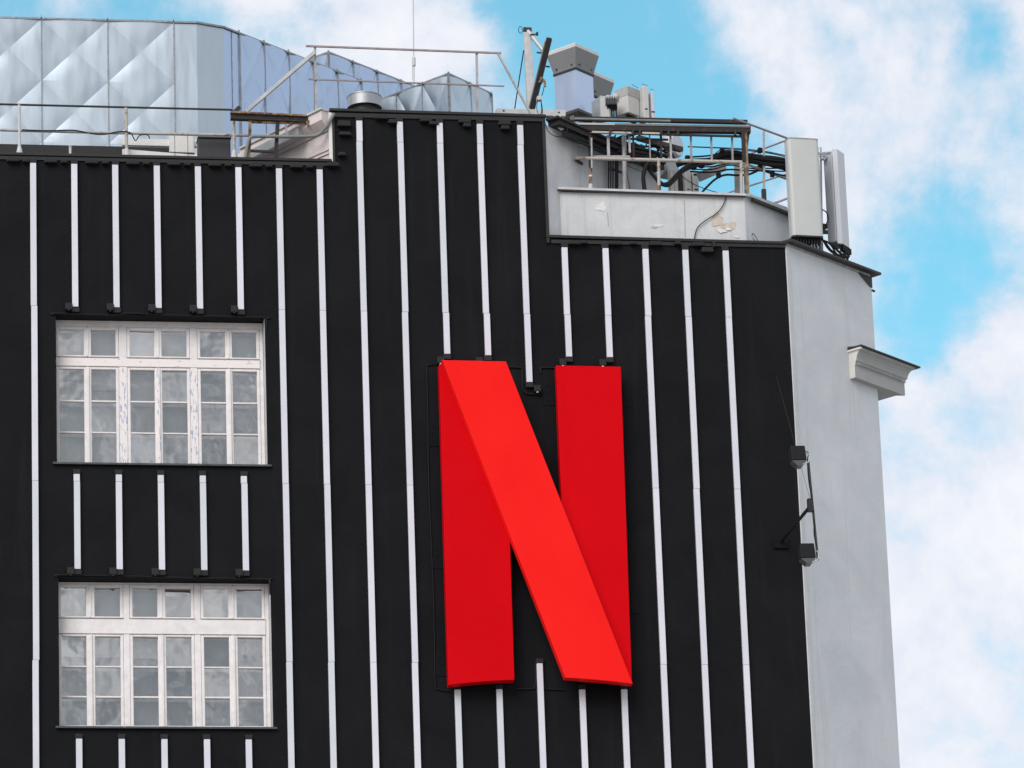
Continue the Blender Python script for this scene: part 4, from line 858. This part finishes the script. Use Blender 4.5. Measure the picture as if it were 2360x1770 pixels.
keep(m.build('drum', 'antenna_pale'), dr_); keep(MB().tube(dc+axd*-.09+Vector((0,0,-.6)), dc+axd*-.09+Vector((0,0,.25)), .03).build('mast', 'galvanised'), dr_)
# cable rack against the return wall
cr = empty('cable_rack', at(1412, 440, .95), 'black cable rack with upright cables on the grey return wall', 'cable rack')
for k, u in enumerate((1403,1408,1413,1420,1424)): keep(MB().tube(at(u,372,.95), at(u-.5,443,.95), .011 if k != 3 else .02).build('riser', 'cable_black'), cr)
for (a, b) in (((1402,387),(1438,399)), ((1402,436),(1428,443))): keep(MB().beam(at(*a,.93), at(*b,1.0), .02, .035).build('crossbar', 'dark_steel'), cr)
# cables
def CP(pts, Y): return [at(u, v, Y+(0 if len(q_)==0 else q_[0])) for (u, v, *q_) in pts]
CABG = 'black cables on the steel platform'
cable(CP([(1487,446),(1484,425),(1483,405),(1488,385),(1496,374),(1500,366)], .75), .032, 'thick black cable rising behind the platform handrail', group=CABG, n=9)
base = [(1490,372),(1496,386),(1506,405),(1521,421),(1536,427),(1551,416),(1567,398),(1583,386),(1603,378),(1640,371),(1659,366),(1695,358),(1726,364),(1762,370),(1818,374)]
dsc = ['lowest','second lowest','third lowest','middle','third highest','second highest','highest']
for k in range(7):
    rs = random.Random(40+k); o_ = (k-3)*2.6
    cable(CP([(u+rs.uniform(-3,3), v-o_*(.4+.6*min(1,abs(u-1536)/80))+rs.uniform(-2,2)) for u, v in base], .8+.05*rs.random()), rs.choice((.014,.017,.022)), f'looping black cable between the railing and the tall antenna, {dsc[k]} of the bundle', group=CABG)
for k in range(7):
    rs = random.Random(80+k); v = 352+k*6.5
    cable(CP([(1590,v+10-k),(1640,v+6),(1680,v-2+rs.uniform(-3,3)),(1720,v+2),(1760,v+6+rs.uniform(-3,4)),(1790,v+10),(1819,v+13+rs.uniform(-4,5))], .95), rs.choice((.010,.013,.019)), f'black cable strung from the platform to the tall antenna, {ORD[k]} from the top', group=CABG)
cable(CP([(1640,363),(1660,346),(1690,342),(1730,345),(1770,350),(1818,360)], .9), .008, 'thin dark cable arching over the corner post', group=CABG)
cable(CP([(1640,366),(1662,349),(1692,345),(1732,348),(1772,353),(1818,363)], .9), .008, 'second thin dark cable arching just below the first', group=CABG)
cable(CP([(1612,450),(1630,430),(1650,412),(1672,403),(1700,404),(1725,402),(1745,394)], .9), .017, 'black cable sweeping up from the parapet to the corner post', group=CABG)
cable(CP([(1570,405),(1600,425),(1640,440),(1680,450)], .9), .006, 'thin wire slanting down across the pale radio units', group=CABG)
cable(CP([(1675,450.5),(1666,474),(1651,492),(1625,509),(1607,526),(1600,552)], .235), .008, 'thin dark wire hanging down the face of the grey parapet')
cable(CP([(1733,545),(1735,538),(1741,545),(1747,556),(1744,558),(1734,548)], .2), .006, 'small wire loop above the right roof edge')
cable(CP([(1443,392),(1448,415),(1453,445)], .9), .006, 'thin dark wire down the return wall beside the pipe post')
cable(CP([(1440,380),(1460,388),(1480,396)], 1.15), .004, 'very thin wire across the return wall')
for k in range(18):
    rs = random.Random(200+k); u = 1390+k*8.5+rs.uniform(-4,4); v = 322+rs.uniform(-4,14)+max(0,(k-6))*1.5
    pts = [(u,v)]
    for j in range(4): pts.append((pts[-1][0]+rs.uniform(2,16), pts[-1][1]+rs.uniform(-7,14)))
    cable(CP(pts, 1.0+rs.random()*.2), rs.choice((.010,.016,.024)), f'tangled black cable under the platform deck, {ORD[k]} from the left', group='tangled cables under the deck')
for k, (u, v) in enumerate(((1410,334),(1431,345),(1446,350),(1478,337),(1492,357),(1509,360),(1585,362),(1600,384),(1618,380))):
    e, w_, h_ = rbox(u-6, v-5, u+6, v+5, 1.0, .07, 15*k, f'small dark cable clamp among the tangled cables, {ORD[k]} from the left', 'cable_clamp', 'cable_black', 'clamp', group='cable clamps')
for k, (u, v) in enumerate(((1665,345),(1752,345),(1751,365),(1753,383),(1781,400),(1657,402))):
    e, w_, h_ = rbox(u-5, v-6, u+5, v+6, .92, .07, 10, f'small dark cable clamp on the wires left of the tall antenna, {ORD[k]} in the row', 'cable_clamp', 'cable_black', 'clamp', group='cable clamps on the corner wires')
for k in range(6):
    rs = random.Random(500+k); o_ = k*3.2
    cable([on(u, v+o_+rs.uniform(-3,3), c1+nr*(.12+.02*k), SIDE+2) for u, v in ((1296,299),(1322,308),(1350,319),(1380,332),(1410,344),(1440,353),(1475,362))], rs.choice((.012,.016,.02)), f'black cable running down under the eave of the return wall, {ORD[k]} from the top', group='cables under the eave')
for k, (pts, rad) in enumerate((([(1336,309),(1372,320),(1408,336),(1446,348),(1490,356)], .042), ([(1352,322),(1390,334),(1425,350),(1470,360),(1512,366)], .036), ([(1400,318),(1430,326),(1462,340),(1505,350),(1540,362)], .03), ([(1560,380),(1590,372),(1630,376),(1668,368),(1706,372)], .04), ([(1725,372),(1755,374),(1785,382),(1818,390)], .036))):
    cable(CP(pts, 1.02), rad, f'thick black cable bundle behind the platform rails, {ORD[k]} from the left', 'cable_bundle', group='thick cable bundles', n=9)
for k, (a, b, rad, mt) in enumerate((((1372,318),(1540,322),.018,'rust_dark'), ((1440,336),(1530,339),.016,'rust_dark'), ((1465,352),(1545,356),.014,'rust'), ((1585,338),(1690,342),.010,'rust_dark'))):
    cable([at(*a,1.1), at(*b,1.15)], rad, f'rusty pipe crossing behind the platform balusters, {ORD[k]} from the top', 'steel_pipe', mt, 'pipe', 'pipes behind the platform')
# bits of sheet at the block corner
plank([(1266,279),(1271,277),(1300,297),(1296,302)], .03, 'slanted pale strip at the right corner of the raised roof', 'metal_strip', 'pale_paint', 'strip', .15)
plank([(1281,275),(1292,268),(1304,276),(1312,284),(1300,289),(1284,282)], .05, 'crumpled pale sheet at the right corner of the raised roof', 'crumpled_sheet', 'plaster_white', 'sheet', .35)
cable(CP([(1254,275),(1262,300),(1275,312),(1295,315),(1306,305),(1309,285)], .0), .006, 'thin wire loop hanging at the right corner of the raised roof')
plank([(1314,268),(1322,265),(1325,276),(1315,276)], .04, 'small pale plate under the vent stack curb', 'metal_plate', 'lens_white', 'plate', .5)

# ------------------------------------------------------------------ panel antennas on the corner
def rounded(w_, d_, r_, n=6):
    pts = []
    for cx, cy, a0 in ((w_/2-r_,-d_/2+r_,-90),(w_/2-.02,d_/2-.02,0),(-w_/2+.02,d_/2-.02,90),(-w_/2+r_,-d_/2+r_,180)):
        rr = r_ if cy < 0 else .02
        for k in range(n+1): a = R(a0+90*k/n); pts.append((cx+rr*math.cos(a), cy+rr*math.sin(a)))
    return pts
def antenna(u, v, Y, w_, d_, h_, rot, lean, label, mat, back, seed):
    b = at(u, v, Y); e = empty('panel_antenna', b, label, 'antenna', 'panel antennas on the roof corner'); e.rotation_euler = (R(lean), 0, R(rot))
    pf = rounded(w_, d_, .06); n = len(pf)
    m = MB(); vs = [(x, y, 0) for x, y in pf] + [(x, y, h_) for x, y in pf]
    m.add(vs, [(k, (k+1)%n, n+(k+1)%n, n+k) for k in range(n)], True)
    o = m.build('radome', mat, e)
    m = MB(); vs = [(x*1.012, y*1.02, z) for z in (h_-.002, h_+.018) for x, y in pf]; m.add(vs, [(k, (k+1)%n, n+(k+1)%n, n+k) for k in range(n)], True); m.add(vs[n:], [tuple(range(n))]); m.add(vs[:n], [tuple(range(n))[::-1]]); m.build('top_cap', 'rail_mauve' if back is None else mat, e)
    m = MB(); vs = [(x*1.01, y*1.02, z) for z in (-.022, .002) for x, y in pf]; m.add(vs, [(k, (k+1)%n, n+(k+1)%n, n+k) for k in range(n)], True); m.add(vs[:n], [tuple(range(n))[::-1]]); m.build('base_plate', 'dark_steel', e)
    if back: MB().box(-w_/2-.004, w_/2-.012, d_/2-.004, d_/2+.15, .03, h_-.05).build('back_plate', back, e, .02)
    rs = random.Random(seed)
    for k in range(10):
        for j in range(2):
            x = -w_/2+.05+k*(w_-.10)/9; y = -d_/4+j*d_/2.2
            MB().tube((x,y,-.022), (x,y,-.10-.02*rs.random()), .014, n=8).build('connector', 'cable_black', e)
    for k in range(8):
        x = -w_/2+.06+k*(w_-.12)/7; y = rs.uniform(-.05,.06); s_ = rs.uniform(.06,.2)
        MB().path([(x,y,-.08),(x+.01,y,-.17),(x-.03+s_*.2,y+.06,-.24),(x-.16+s_*.3,y+.22,-.27),(x-.3,y+.42,-.18)], .011, 6, 4).build('cable_tail', 'cable_black', e)
    return e
ea = antenna(1859, 548, .55, .485, .20, 1.545, 4, 0, 'large pale grey panel antenna at the roof corner, the nearer of two', 'antenna_grey', None, 1)
eb = antenna(1948, 567, .95, .34, .11, 1.50, 52, 0, 'narrow panel antenna turned away to the right, the farther of two', 'antenna_pale', 'antenna_back', 2)
pm = empty('antenna_pole', at(1893, 600, 1.0), 'dark mounting pole and clamps between the two panel antennas', 'pole')
keep(MB().tube(at(1893,600,1.0), at(1889,340,1.0), .03).build('pole', 'galvanised'), pm)
for (a, b) in (((1886,354),(1915,352)), ((1890,360),(1912,358)), ((1896,368),(1912,356))): keep(MB().beam(at(*a,.85), at(*b,.95), .04, .03).build('clamp', 'galvanised'), pm)
for (a, b) in (((1886,535),(1925,535)), ((1897,520),(1915,523))): keep(MB().beam(at(*a,.95), at(*b,1.0), .05, .05).build('clamp', 'dark_steel'), pm)
cable(CP([(1895,483),(1905,490),(1908,505),(1902,520),(1896,522)], .9), .009, 'black cable loop between the two panel antennas')
for k in range(6):
    rs = random.Random(300+k)
    cable(CP([(1896+k*2,552+k),(1906+k*3,568+rs.uniform(-3,5)),(1918+k*4,582+rs.uniform(-3,5)),(1935+k*4,592+rs.uniform(-4,4)),(1948+k*2,583)], .9), .013, f'black cable hanging below the farther panel antenna, {ORD[k]} of the bunch', group='cables below the farther antenna')
